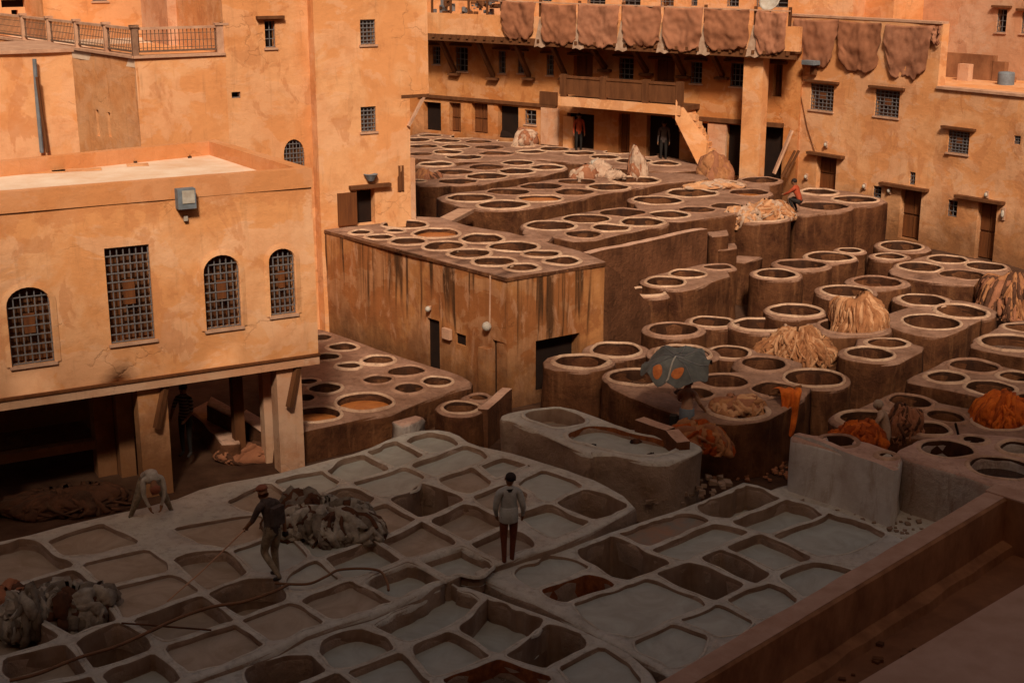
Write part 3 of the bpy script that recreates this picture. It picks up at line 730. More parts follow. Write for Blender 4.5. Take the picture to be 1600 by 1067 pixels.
b = MB(); b.tube([PL2.px(55, 120, .2), PL2.px(64, 180, .12), PL2.px(73, 238, .1)], .04, 8); b.build('drainpipe', M['wood'], th)

# ---- right building
D0 = P(1405, 373, .2); PD = Plane(D0, (-.593, .805))
th = thing('right_house', 'long ochre house on the right with barred windows and wooden doors', 'building', (D0.x, D0.y, 0))
aa = lambda x, y=200, pl=PD: pl.uv(x, y)[0]
al = aa(1227, 200); ar = aa(1800, 200); am = aa(1468, 100)
z_lo = PD.uv(1550, 147)[1]; z_hi = PD.uv(1300, 33)[1]+.1
flip = -1 if al > ar else 1
wins = [rectpx(PD, [(1267,133),(1303,131),(1302,174),(1265,172)]), rectpx(PD, [(1368,140),(1406,143),(1404,184),(1366,182)]), rectpx(PD, [(1482,203),(1515,207),(1513,242),(1480,238)])]
sm = [rectpx(PD, [(1584,212),(1595,213),(1594,226),(1584,226)]), rectpx(PD, [(1364,291),(1377,291),(1377,311),(1364,308)]), rectpx(PD, [(1421,269),(1430,269),(1430,290),(1421,288)]), rectpx(PD, [(1481,312),(1496,314),(1495,340),(1480,338)])]
drs = [rectpx(PD, [(1276,243),(1307,247),(1305,300),(1275,296)]), rectpx(PD, [(1407,295),(1439,298),(1436,377),(1404,372)]), rectpx(PD, [(1526,315),(1556,318),(1553,409),(1524,405)])]
drs = [(a, b_, max(c, .03), d) for a, b_, c, d in drs]
pts = [(al, -.85), (ar, -.85), (ar, z_lo), (al, z_lo)]
facade('wall', PD, None, [rect_loop(q) for q in wins+sm+drs], .32, 5.0, M['ochre3'], th, uvpts=[Vector(q) for q in pts])
facade('roof_screen_wall', PD, None, [], .3, .4, M['ochre3'], th, uvpts=[Vector(q) for q in ((al, z_lo+.002), (am, z_lo+.002), (am, z_hi), (al, z_hi))])
for q in wins: window(PD, q, th, 6, 7, bar=.028, lintel=.25)
for q in sm: window(PD, q, th, 2, 3, shut=False, hatch=False, bar=.025, sill=False)
door(PD, drs[0], th, lintel=.4, planks=2); door(PD, drs[1], th, lintel=.3, ll=(.3, .9) if flip < 0 else (.9, .3), planks=2); door(PD, drs[2], th, lintel=.3, ll=(.3, .9) if flip < 0 else (.9, .3), planks=2)
b = MB(); b.pbox(PD, min(am, ar), max(am, ar), z_lo+.003, z_lo+.09, -.35, .1); b.build('coping', M['coping'], th)
b = MB(); b.pbox(PD, min(am, al), max(am, al), z_hi, z_hi+.08, -.35, .05); b.build('coping', M['coping'], th)
b = MB(); b.tube([PD.px(1243, 60, .03), PD.px(1252, 150, .03), PD.px(1262, 200, .03), PD.px(1274, 237, .03)], .015, 5); b.build('cable', M['wood'], th)
lab = [('left of the first brown door near the crouching worker', 1261, 276), ('left of the small dark window between the doors', 1352, 291), ('between the small dark window and the middle door', 1391, 298), ('round, high above the rightmost door', 1543, 304), ('right of the rightmost door, long and oval', 1569, 334), ('above the lintel of the first brown door', 1292, 226)]
for txt, x, y in lab:
    p = PD.px(x, y); t2 = thing('wall_lamp', 'small white wall lamp '+txt, 'wall lamp', p)
    a, z = PD.uv(x, y); hh = .22 if 'oval' in txt else .12
    b = MB(); b.pbox(PD, a-.06, a+.06, z-hh, z+hh, 0, .05); b.build('base', M['coping'], t2)
    q = PD.pt(a, z, .1); b = MB(); b.lathe((q.x, q.y, q.z-hh*.6), [(.03,0),(.055,hh*.3),(.06,hh*.7),(.045,hh*1.1),(.02,hh*1.2)], 10); b.build('glass', M['white'], t2, smooth=True)
a, z = PD.uv(1275, 100)
t2 = thing('floodlight', 'dark floodlight sticking out under the first hide of the right house', 'light', PD.pt(a, z, .2))
b = MB(); b.pbox(PD, a-.3, a+.3, z-.02, z+.14, .1, .5); b.build('housing', M['grey'], t2); b = MB(); b.pbox(PD, a-.12, a+.1, z-.4, z-.02, .05, .2); b.build('bracket', M['wood'], t2)

# roof terrace things of right house and houses beyond
PE = PD.moved(-5.2)
th = thing('upper_right_house', 'pale ochre house rising behind the right roof terrace', 'building', (PE.pt(0,0).x, PE.pt(0,0).y, 0))
w1 = rectpx(PE, [(1558,14),(1573,16),(1572,52),(1557,50)]); w2 = rectpx(PE, [(1597,20),(1612,20),(1612,54),(1595,52)])
facade('wall', PE, None, [rect_loop(w1), rect_loop(w2)], .3, 5, M['pinkw'], th, uvpts=[Vector(q) for q in ((PE.uv(1398,50)[0],-.85),(PE.uv(1900,50)[0],-.85),(PE.uv(1900,50)[0],15),(PE.uv(1398,50)[0],15))])
for q in (w1, w2): window(PE, q, th, 2, 4, shut=False, hatch=False, lintel=.2)
PE2 = PD.moved(-4.0)
t2 = thing('roof_wall', 'low stepped brown parapet wall on the right roof terrace', 'wall', PE2.px(1510, 140))
def px_box(pl, x0, x1, y0, y1, dep, mb): 
    a0, z1 = pl.uv(x0, y0); a1, z0 = pl.uv(x1, y1); mb.pbox(pl, min(a0,a1), max(a0,a1), min(z0,z1), max(z0,z1), -dep, 0)
b = MB(); px_box(PE2, 1476, 1548, 82, 144, .25, b); px_box(PE2, 1548, 1566, 96, 144, .25, b); px_box(PE2, 1566, 1580, 120, 144, .25, b); b.build('wall', M['gbund'], t2)
t2 = thing('roof_pillar', 'short pale pillar standing before the brown roof parapet', 'pillar', PE2.px(1503, 143, .8)); b = MB(); px_box(PE2.moved(.8), 1497, 1510, 100, 143, .3, b); b.build('pillar', M['pinkw'], t2)
t2 = thing('water_drum', 'grey drum at the right edge of the roof terrace', 'drum', PE2.px(1590, 150, .8)); q = PE2.px(1590, 148, .8); b = MB(); b.lathe((q.x, q.y, q.z), [(.28,0),(.30,.05),(.30,.8),(.28,.86),(.1,.88)], 16); b.build('drum', M['grey'], t2, smooth=True)

# ---- back building
B0 = P(1170, 275, 1.7); PB = Plane(B0, (-.793, .61)); PG = PB.moved(1.5)
th = thing('gallery_house', 'long ochre building across the back with an upper gallery on slanting braces', 'building', (B0.x, B0.y, 0))
al = PB.uv(560, 150)[0]; ar = PB.uv(1250, 150)[0]
zg0 = PG.uv(1000, 76)[1]; zg1 = PG.uv(1000, 33)[1]
up = [rectpx(PB, [(x0,y0),(x1,y0),(x1,y1),(x0,y1)]) for x0,x1,y0,y1 in ((676,688,73,101),(712,731,74,112),(779,790,80,115),(809,819,82,115),(854,865,86,118),(967,990,91,125),(1079,1097,97,131),(1141,1162,99,136),(1186,1197,101,134))]
ud = [rectpx(PB, [(x0,y0),(x1,y0),(x1,y1),(x0,y1)]) for x0,x1,y0,y1 in ((896,926,88,150),(1022,1054,94,155),(1208,1222,101,152))]
gd = [rectpx(PB, [(x0,y0),(x1,y0),(x1,y1),(x0,y1)]) for x0,x1,y0,y1 in ((662,689,160,205),(702,720,161,207),(737,762,162,209),(778,810,166,217),(885,928,178,236),(966,984,178,240),(1010,1062,182,250),(1092,1106,193,235),(1133,1160,195,276),(1186,1222,196,290))]
gw = [rectpx(PB, [(820,172),(838,172),(838,195),(820,195)])]
facade('wall', PB, None, [rect_loop(q) for q in up+ud+gd+gw], .35, 6, M['galw'], th, uvpts=[Vector(q) for q in ((al,-.85),(ar,-.85),(ar,zg0+.2),(al,zg0+.2))])
for q in up: window(PB, q, th, 3, 4, shut=False, hatch=False, bar=.03, lintel=.25)
for q in ud: door(PB, q, th, lintel=.2, planks=2)
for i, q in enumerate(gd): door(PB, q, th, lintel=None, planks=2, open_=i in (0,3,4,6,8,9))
window(PB, gw[0], th, 2, 3, shut=False, hatch=False, bar=.03)
b = MB(); b.pbox(PB, min(al,ar), max(al,ar), zg0, zg0+.18, 0.02, 1.5); b.build('gallery_floor', M['wood'], th)
b = MB(); b.pbox(PG, PG.uv(560,50)[0] if al<ar else PG.uv(1250,50)[0], PG.uv(1245,50)[0] if al<ar else PG.uv(560,50)[0], zg0+.18, zg1, -.2, 0); b.build('gallery_parapet', M['ochre'], th)
e0 = min(PG.uv(560,50)[0], PG.uv(1245,50)[0]); e1 = max(PG.uv(560,50)[0], PG.uv(1245,50)[0])
b = MB(); b.pbox(PG, e0, e1, zg0-.12, zg0+.02, -.15, .04); b.build('edge_beam', M['wood'], th)
# row of small stones / joist ends under the parapet
for k in range(46):
    a = e0+.3+k*(e1-e0-.6)/45; b = MB(); b.pbox(PG, a-.06, a+.06, zg0+.02, zg0+.16, .0, .10); b.build('joist_end', M['wood'], th)
for x0,y0,x1,y1 in ((686,70,712,113),(745,69,772,120),(803,72,828,120),(860,72,885,120),(922,74,947,107),(988,77,1012,113),(1050,80,1070,117),(1111,84,1130,119)):
    a, z = PB.uv(x1, y1); a2 = PG.uv(x0, y0)[0]; b = MB(); b.bar(PB.pt(a, z, .05), PG.pt(a2, zg0-.08, -.1), .16, .2); b.build('brace', M['wood'], th)
    b = MB(); b.pbox(PB, a-.3, a+.3, z-.14, z-.04, 0, .25); b.build('corbel', M['wood'], th)
zz = PB.uv(760, 160)[1]; b = MB(); b.pbox(PB, *sorted((PB.uv(655,160)[0], PB.uv(870,160)[0])), zz, zz+.14, 0, .12); b.build('lintel_beam', M['wood'], th)
zz = PB.uv(1150, 193)[1]; b = MB(); b.pbox(PB, *sorted((PB.uv(1085,193)[0], PB.uv(1225,193)[0])), zz, zz+.16, 0, .2); b.build('lintel_beam', M['wood'], th)
for x0, x1, y0, y1, mt in ((845,871,168,228,'pinkw'),(1106,1132,192,265,'pinkw'),(843,869,143,166,'wood'),(880,895,182,232,'ochre3')):
    b = MB(); px_box(PB.moved(.12), x0, x1, y0, y1, .12, b); b.build('wall_panel', M[mt], th)
b = MB(); px_box(PG.moved(-.3), 1163, 1184, 84, 285, .5, b); b.build('tall_pier', M['ochre3'], th)
for x in (720, 775, 690, 1100, 1150):
    pass
# balcony with stair
PK = PB.moved(1.6); zb_ = PK.uv(960, 158)[1]
kk0, kk1 = sorted((PK.uv(872,150)[0], PK.uv(1063,150)[0]))
b = MB(); b.pbox(PK, kk0, kk1, zb_-.38, zb_, -.25, 0); b.build('balcony_front', M['ochre'], th)
b = MB(); b.pbox(PK, kk0, kk1, zb_-.25, zb_-.05, -1.6, -.25); b.build('balcony_floor', M['wood'], th)
t2 = thing('railing', 'dark wooden railing of the balcony over the stair', 'railing', PK.pt(kk0, zb_))
for x in (879, 941, 1007, 1060):
    a = PK.uv(x, 140)[0]; b = MB(); b.pbox(PK, a-.14, a+.14, zb_, zb_+.95, -.22, -.02); b.build('post', M['wood'], t2)
b = MB(); b.pbox(PK, kk0, kk1, zb_+.8, zb_+.9, -.16, -.06); b.build('rail', M['wood'], t2)
b = MB(); b.pbox(PK, kk0, kk1, zb_+.1, zb_+.78, -.14, -.10); b.build('mesh_panel', M['wood'], t2)
p0 = PK.px(1056, 168); p1 = Vector((*P(1103, 262, 2.0).to_2d(), 2.0)); 
t2 = thing('outside_stair', 'sloping ochre stair running down from the balcony end', 'stair', p1)
dirs = (p1-p0); b = MB(); nside = Vector((PB.n.x, PB.n.y, 0))
b.hexa([p0-nside*1.3-Vector((0,0,.45)), p1-nside*1.3-Vector((0,0,.45)), p1-Vector((0,0,.45)), p0-Vector((0,0,.45)), p0-nside*1.3, p1-nside*1.3, p1, p0]); b.build('stringer', M['ochre'], t2)
b = MB(); hh_ = Vector((0,0,1.0)); b.hexa([p0-nside*.16-Vector((0,0,.5)), p1-nside*.16-Vector((0,0,.5)), p1+nside*.02-Vector((0,0,.5)), p0+nside*.02-Vector((0,0,.5)), p0-nside*.16+hh_*.3, p1-nside*.16+hh_, p1+nside*.02+hh_, p0+nside*.02+hh_*.3]); b.build('side_wall', M['ochre'], t2)
for k in range(9):
    q = p0.lerp(p1, (k+.5)/9); b = MB(); b.box((q.x-nside.x*.65, q.y-nside.y*.65, q.z-.3), (1.1, .26, .2), math.atan2(PB.d.y, PB.d.x)); b.build('step', M['ochre'], t2)
t2 = thing('leaning_plank', 'pale plank leaning in the dark bay beside the tall pier', 'plank', PB.px(1200, 276)); b = MB(); b.bar(PG.px(1200, 274, -.5), PG.px(1219, 208, -1.0), .2, .08); b.build('plank', M['coping'], t2)
t2 = thing('leaning_ladder', 'dark ladder leaning beside the pale plank in the dark bay', 'ladder', PB.px(1212, 270)); b = MB(); b.bar(PG.px(1210, 280, -.6), PG.px(1224, 240, -1.0), .08, .08); b.bar(PG.px(1216, 280, -.6), PG.px(1230, 240, -1.0), .08, .08)
b.build('rails', M['wood'], t2)
# upper storey behind the hides
PU = PB.moved(-2.2)
th = thing('upper_storey_house', 'ochre house rising behind the hide drying gallery', 'building', (PU.pt(0,0).x, PU.pt(0,0).y, 5))
ww = [rectpx(PU, [(x0,y0),(x1,y0),(x1,y1),(x0,y1)]) for x0,x1,y0,y1 in ((760,781,-14,2),(844,862,-20,3),(917,946,-18,8),(972,1001,-25,9),(1032,1053,-25,10),(1080,1090,-25,10),(1136,1155,-25,11),(1182,1232,-25,12))]
facade('wall', PU, None, [rect_loop(q) for q in ww], .3, 5, M['ochre3'], th, uvpts=[Vector(q) for q in ((PU.uv(500,50)[0],5.5),(PU.uv(1330,50)[0],5.5),(PU.uv(1330,50)[0],15),(PU.uv(500,50)[0],15))])
for q in ww: window(PU, q, th, 3, 5, shut=random.random()<.4, hatch=False, sill=False)
PU2 = PD.moved(-3.4)
th = thing('corner_house', 'orange brown house behind the hides with one dark window', 'building', (PU2.pt(3,0).x, PU2.pt(3,0).y, 0))
q = rectpx(PU2, [(1320,-12),(1336,-12),(1336,17),(1320,17)])
facade('wall', PU2, None, [rect_loop(q)], .3, 3, M['ochre2'], th, uvpts=[Vector(v) for v in ((PU2.uv(1242,50)[0],-.85),(PU2.uv(1394,50)[0],-.85),(PU2.uv(1394,50)[0],14),(PU2.uv(1242,50)[0],14))])
window(PU2, q, th, 3, 5, shut=False, hatch=False)
t2 = thing('satellite_dish', 'grey satellite dish before the dark upper window', 'satellite dish', PU.px(1220, 8, .5))
q = PU.px(1219, 2, .8); b = MB(); b.v = []; 
b.lathe((0,0,0), [(.02,0),(.2,.02),(.38,.08),(.45,.13),(.44,.15),(.36,.11),(.02,.03)], 18)
rot = Vector((PU.n.x, PU.n.y, .5)).to_track_quat('Z','Y'); b.v = [rot@v+q for v in b.v]; b.build('dish', M['white'], t2, smooth=True)
b = MB(); b.tube([q+Vector((0,0,-.6)), q], .03, 6); b.build('stand', M['iron'], t2)

# ---------------------------------------------------------------- the stained vat house in the middle
th = thing('vat_house', 'tall streaked ochre block with dye vats sunk in its flat roof', 'dye vats', (*P(793, 620, -.5).to_2d(), -.85))
zr = 2.7
cor = P(793, 433, zr).to_2d(); rgt = P(945, 409, zr).to_2d(); lft = P(503, 357, zr).to_2d(); bk = P(870, 352, zr).to_2d(); bl = P(640, 335, zr).to_2d()
PBL = Plane(cor, (lft-cor)); PBR = Plane(cor, (rgt-cor))
cir = [(K1,905,138,100,'d'),(K1,1060,178,118,'d'),(K1,1200,215,105,'b'),(K1,1305,250,98,'d'),(K1,715,175,112,'b'),(K1,840,213,138,'b'),(K1,965,252,128,'b'),(K1,1105,284,88,'b'),(K1,675,112,106,'o',.1),(K1,520,68,120,'b'),(K1,535,152,80,'b'),(K1,395,132,60,'b'),(K1,300,109,48,'b'),(K1,470,100,50,'d')]
cs = []
for t, cx, cy, rx, lq, *dp in cir:
    p = P(*t(cx, cy), zr); q = P(*t(cx+rx, cy), zr); cs.append((p, (q-p).length, lq, dp[0] if dp else random.uniform(.15, .3)))
cs = fit(cs, .10)
outl = [cor, rgt, P(905,392,zr).to_2d(), P(850,377,zr).to_2d(), P(795,364,zr).to_2d(), P(730,353,zr).to_2d(), P(690,340,zr).to_2d(), P(640,338,zr).to_2d(), P(560,342,zr).to_2d(), P(505,348,zr).to_2d(), lft]
if area(outl) < 0: outl = outl[::-1]
holes = [circle(p, r, 26) for p, r, _, _ in cs]
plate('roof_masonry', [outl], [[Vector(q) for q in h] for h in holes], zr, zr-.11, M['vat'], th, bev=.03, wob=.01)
for h, (p, r, lq, dp) in zip(holes, cs):
    ring_part('vat', h, zr, dp, .065, .04, [M['rim'], M['lining']], th, M[LIQ[lq]], 'dye', 'vat filled with orange dye' if lq == 'o' else None)
def wallface(pl, end, ops, name='wall'):
    e = pl.uv(*end)[0] if isinstance(end, tuple) else (end-pl.o).dot(pl.d)
    return facade(name, pl, None, [rect_loop(q) for q in ops], .10 if name == 'left_wall' else .35, .5, M['blockw'], th, uvpts=[Vector(q) for q in ((0, -.85), (e, -.85), (e, zr-.06), (0, zr-.06))])
opl = [rectpx(PBL, [(668,494),(687,504),(687,572),(668,566)]), rectpx(PBL, [(712,519),(728,525),(728,542),(712,536)]), rectpx(PBL, [(770,531),(793,537),(793,610),(770,602)])]
opl[0] = (opl[0][0], opl[0][1], -.6, opl[0][3]); 
a0, a1, z0, z1 = opl[2]; m_ = sorted([a0, a1]); opl[2] = (max(m_[0], .02) if PBL.uv(600,450)[0] > 0 else m_[0], m_[1] if PBL.uv(600,450)[0] > 0 else min(m_[1], -.02), -.6, z1)
wallface(PBL, lft, opl, 'left_wall')
o2 = rectpx(PBR, [(837,530),(905,523),(905,600),(837,610)]); o2 = (o2[0], o2[1], -.6, o2[3])
wallface(PBR, rgt, [o2], 'right_wall')
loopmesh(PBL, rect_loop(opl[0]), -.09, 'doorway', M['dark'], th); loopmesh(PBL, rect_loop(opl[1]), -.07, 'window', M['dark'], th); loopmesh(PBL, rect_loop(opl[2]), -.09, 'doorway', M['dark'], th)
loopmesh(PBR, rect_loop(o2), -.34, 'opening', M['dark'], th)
b = MB(); b.pbox(PBL, *sorted((PBL.uv(757,540)[0], PBL.uv(770,540)[0])), -.85, PBL.uv(764,542)[1], 0, .22); b.build('buttress', M['blockw'], th)
b = MB(); px_box(PBL.moved(.12), 690, 702, 512, 532, .1, b); b.build('meter_plate', M['coping'], th)
b = MB(); b.tube([PBL.px(768, 430, .04), PBL.px(767, 505, .04)], .025, 6); b.build('conduit', M['coping'], th)
for x, y, s_, txt in ((673, 482, .08, 'small round white lamp above the left doorway of the vat house'), (765, 509, .13, 'large round white lamp above the right doorway of the vat house')):
    q = PBL.px(x, y, .1); t2 = thing('wall_lamp', txt, 'wall lamp', q); b = MB()
    b.lathe((q.x, q.y, q.z-s_), [(.02,0),(s_*.7,s_*.3),(s_,s_),(s_*.7,s_*1.7),(.02,s_*2)], 12); b.build('globe', M['white'], t2, smooth=True)
    b = MB(); b.lathe((q.x-PBL.n.x*.06, q.y-PBL.n.y*.06, q.z-s_*.4), [(s_*.6,0),(s_*.7,.1),(s_*.5,s_*.9)], 10); b.build('base', M['coping'], t2)

# ---------------------------------------------------------------- dye vats, far terraces first
vats('low dark field of worn dye vats at the foot of the gallery house', 2.1, -.85,
  [(PX,725,246,25),(PX,775,241,27),(PX,700,238,23),(PX,656,241,20),(PX,830,238,20),(PX,660,229,22),(PX,712,229.5,22),(PX,764,231,22),(PX,818,228,20),(PX,866,233,22),(PX,650,219,20),(PX,698,220,21),(PX,748,222,20),(PX,800,220,20),(PX,850,225,19),(PX,905,240,22),(PX,945,246,21),(PX,990,252,24),(PX,1040,256,20),(PX,672,212,16),(PX,722,213.5,17),(PX,965,238,18),(PX,1010,244,18)],
  [(PX,[(630,206),(760,210),(860,217),(960,230),(1040,243),(1100,258),(1080,268),(1010,266),(960,262),(900,253),(830,247),(759,252),(694,252),(662,246),(630,246)])], wall=.12, liqs='ddbd')
vats('pale rimmed vat terrace directly right of the tower foot', 2.2, -.85,
  [(F1,680,755,225),(F1,1050,685,225),(F1,640,635,225),(F1,260,690,170),(F1,1040,572,205),(F1,1420,625,205),(F2,440,580,200),(F1,1430,520,190),(F1,410,540,185),(F1,190,745,80)],
  [(PX,[(648,291),(690,291),(755,286),(799,278),(880,268),(882,260),(860,254),(800,249),(740,256),(700,262),(648,264)])], wall=.12, liqs='dddb')
vats('long narrow vat terrace in the middle distance with one orange vat', 2.3, -.85,
  [(F1,835,960,255),(F1,1310,880,235),(F1,1250,1045,270),(F2,365,810,230),(F2,350,965,245,'o',.08),(F2,780,885,225),(F2,1200,820,220),(F2,810,755,220),(F3,180,420,270,'b')],
  [(PX,[(680,311),(735,324),(800,330),(885,315),(935,302),(1005,291),(1050,284),(1107,279),(1095,272),(1000,270),(900,278),(860,281),(800,293),(740,299),(700,303)])], wall=.12)
t2 = thing('sloping_slab', 'short pale ramp slab leaning against the long vat terrace', 'ramp', P(700, 350, 1.9))
b = MB(); b.bar(P(684, 352, 2.55), P(728, 329, 2.3), .55, .12); b.build('slab', M['coping'], t2)
vats('small terrace of six dye vats behind the vat house roof', 2.3, -.85,
  [(V1,240,412,140),(V1,465,368,135),(V1,445,466,118),(V1,615,427,120),(V1,690,330,128),(V1,815,390,128)],
  [(V1,[(70,475),(190,450),(250,478),(430,512),(760,440),(970,400),(960,385),(740,290),(560,310),(330,345),(100,400)]), (V1,[(10,485),(190,450),(260,470),(200,515)])], wall=.12)
vats('dye vats with raised round rims before the tall pier', 2.15, -.85,
  [(F3,460,665,275),(F3,890,575,270),(F3,600,850,260),(F3,950,785,230),(V1,1345,290,100,'k'),(V1,1480,205,110,'o',.15),(R4,340,190,150,'p'),(V1,1330,150,90)],
  [(V1,[(760,255),(830,340),(980,395),(1290,350),(1500,310),(1600,240),(1600,130),(1180,145),(900,205)])], wall=.12)
vats('high brown vat block in front of the first brown door', 1.85, -.5,
  [(R4,925,432,215,'p'),(R4,890,300,150,'b'),(R4,1225,368,175,'p')],
  [(R4,[(700,515),(930,482),(1530,392),(1420,345),(1100,275),(760,268),(600,300),(640,480)])], wall=.12)
vats('tall round tub vat heaped with pale skins below the terrace', 1.9, -.6, [(PX,1186,339,37,'d',.2)], wall=.13, name='round_dye_vat', cat='dye vat')
# steps
t2 = thing('stone_steps', 'three worn brown block steps beside the tall round tub', 'steps', P(1150, 410, .9))
for (pl, z) in (([(1225,450),(1340,438),(1345,465),(1250,475)], 1.95), ([(1250,530),(1390,522),(1400,548),(1300,562)], 1.5), ([(1320,620),(1420,600),(1550,608),(1450,642)], 1.05)):
    q = [P(*V1(x, y), z).to_2d() for x, y in pl]; q = q if area(q) > 0 else q[::-1]; plate('step', [densify(q, .3)], [], z, -.6, M['vat'], t2, bev=.05)
def thickwall(label, pts, th_, base, mat='wallb', name='yard_wall'):
    """wall whose crest follows points (x,y,z); thickness goes away from the camera"""
    t = thing(name, label, 'wall', Vector((pts[0].x, pts[0].y, base))); b = MB()
    for a, c in zip(pts[:-1], pts[1:]):
        d = (c-a).to_2d().normalized(); n_ = Vector((-d.y, d.x)); 
        if n_.y < 0: n_ = -n_
        o = Vector((n_.x, n_.y, 0))*th_; lo = lambda p: Vector((p.x, p.y, base))
        m = max(2, int((c-a).length/.4))
        for k in range(m):
            p = a.lerp(c, k/m); q = a.lerp(c, (k+1)/m); e1 = Vector((0,0,nz(p.x,p.y,1.3)*.05)); e2 = Vector((0,0,nz(q.x,q.y,1.3)*.05))
            b.add([lo(p), lo(q), lo(q)+o, lo(p)+o, p+e1, q+e2, q+o+e2, p+o+e1], [(4,5,6,7),(0,1,5,4),(2,3,7,6)]+([(3,0,4,7)] if k == 0 else [])+([(1,2,6,5)] if k == m-1 else []))
    b.build('wall', M[mat], t); return t
thickwall('long straight brown wall rising to the right between the vat terraces', [P(922,396,2.2), P(1106,357,2.2)], .28, -.8)
thickwall('sloping buttress wall running down from the vat house corner', [P(951,414,2.45), P(985,441,1.75), P(1017,480,.75)], .25, -.85)
vats('half hidden dye vats in the hollow below the long straight wall', 1.1, -.85,
  [(R7,425,215,150,'b'),(R7,610,150,140,'p'),(R7,860,95,105,'d')], [(R7,[(190,190),(560,110),(800,50),(975,155),(860,190),(590,292),(450,265)])], wall=.1)
vats('single low vat at the foot of the sloping buttress', .95, -.85, [(R7,270,300,125,'b')], wall=.1, name='round_dye_vat', cat='dye vat')
t2 = thing('stone_block', 'pale topped stone block below the single low vat', 'block', P(1045, 478, .5)); q = [P(*R7(x, y), .5).to_2d() for x, y in [(310,435),(440,360),(560,370),(500,425)]]; q = q if area(q) > 0 else q[::-1]; plate('block', [q], [], .5, -.85, M['vat'], t2)
vats('row of tall barrel shaped vats below the high brown vat block', 1.0, -.85, [(R8,172,360,150,'b'),(R8,385,285,180,'b'),(R8,625,222,165,'b'),(R8,790,168,85,'d')], wall=.13)
vats('shallow vats beside the yard wall under the middle door', .95, -.85, [(R8,1215,132,160,'b'),(R8,1120,214,112,'b')], [(R8,[(1300,90),(1480,150),(1380,190),(1100,170)])], wall=.12)
vats('cluster of four vats near the rightmost door', .85, -.85, [(V2,950,750,128),(V2,1215,800,138),(V2,1120,703,108,'p'),(V2,1360,745,118,'p')], [(V2,[(765,755),(790,800),(1100,850),(1370,862),(1520,760),(1400,715),(1230,690),(1050,668),(900,700)])], wall=.12)
vats('two joined round vats with thick pale rims right of the barrel row', .95, -.85, [(R8,755,510,182,'b'),(R8,1020,430,180,'o',.3)], wall=.16)
vats('three squared vats stepping down toward the right edge', .7, -.85, [(V4,1020,92,180,'d'),(V4,1210,28,165,'b'),(PX,1442,469,36,'p')], [(PX,[(1372,497),(1400,512),(1450,525),(1482,523),(1517,503),(1560,488),(1540,478),(1490,468),(1425,478)])], wall=.14)
vats('lens shaped vat standing just behind the looped skins', .85, -.85, [(R8,332,668,190,'b')], [(R8,[(70,665),(200,620),(450,620),(600,668),(450,730),(200,730)])], wall=.12, name='round_dye_vat', cat='dye vat')
vats('squared vat heaped with a cone of tan skins', .7, -.85, [(R8,800,800,235,'d',.3)], [(R8,[(380,790),(640,700),(900,720),(1080,820),(780,890),(560,860)])], wall=.14, name='round_dye_vat', cat='dye vat')
vats('pair of joined vats, the rear one holding orange dye, below the tan cone', .65, -.85, [(V4,745,225,152,'o',.45),(V4,635,292,185,'p',.3)], [(V4,[(540,200),(650,190),(900,230),(980,255),(850,320),(650,345)])], wall=.14)
vats('low joined pair of vats before the dark opening of the vat house', .5, -.85, [(V3,652,270,165,'b'),(V3,430,342,165,'o',.45)], [(V3,[(205,325),(300,290),(600,300),(620,360),(450,392),(220,385)])], wall=.14)
vats('round vat with a wide pale rim directly behind the grey umbrella', .55, -.85, [(V3,1070,290,160,'b')], wall=.15, name='round_dye_vat', cat='dye vat')
vats('pair of thick rimmed vats above and behind the umbrella', .6, -.85, [(V3,1250,92,138,'p'),(V3,1010,140,172,'k',.5)], wall=.13)
vats('open vat between the umbrella vats and the looped skins', .65, -.85, [(PX,1186,508,36,'b')], wall=.13, name='round_dye_vat', cat='dye vat')
vats('round vat and sunken basin in the middle of the lower yard', .52, -.85, [(R7,1242,897,202,'b'),(R7,960,800,175,'k',.4)], [(R7,[(1000,880),(1150,830),(1200,800),(1420,850),(1590,905),(1400,960)])], wall=.12)
vats('large cluster of seven vats round the worker under the umbrella', .5, -.85,
  [(PX,992,590,37,'b'),(PX,1084,616,28,'p'),(PX,1131,596,38,'p',.4),(PX,1210,610,38,'d'),(PX,1271,591,41,'o',.45),(PX,1153,640,40,'d',.5)],
  [(PX,[(947,590),(962,610),(1060,645),(1130,662),(1190,655),(1222,640),(1260,615),(1290,572),(1180,580),(1080,585)])], wall=.14)
vats('high vat block at the right edge above the lower right vats', .85, -.85, [(PX,1598,512,23,'b'),(PX,1580,536,42,'p')], [(N1,[(1165,300),(1430,150),(1560,110),(1750,120),(1750,420),(1500,390),(1180,335)])], wall=.12)
vats('flat topped block of five vats near the right edge', .7, -.85, [(PX,1521,573,45,'r'),(PX,1478,590,35,'b'),(PX,1547,606,40,'b'),(PX,1588,588,29,'d'),(PX,1612,624,25,'b')],
  [(N1,[(640,592),(870,497),(960,440),(1100,425),(1600,530),(1750,560),(1750,850),(1470,800),(1080,690),(650,625)])], wall=.12)
vats('curved cluster of vats where the worker with the beige jacket stands', .45, -.85, [(PX,1422,629,34,'p'),(PX,1354,655,37,'d'),(PX,1478,652,42,'p',.4),(PX,1560,660,48,'d'),(PX,1455,672,26,'d')],
  [(N1,[(30,930),(290,820),(540,705),(830,785),(1180,855),(1750,900),(1750,1120),(900,1090),(400,1060),(60,1000)])], wall=.12)
vats('tall white streaked block of wide vats beside the terrace parapet corner', .72, -.85, [(PX,1480,701,52,'d'),(PX,1521,687,22,'d'),(PX,1592,701,27,'b'),(PX,1566,731,46,'d')],
  [(PX,[(1400,712),(1412,700),(1460,682),(1530,678),(1640,690),(1660,770),(1560,760),(1500,738)])], wall=.14, side='vatw')
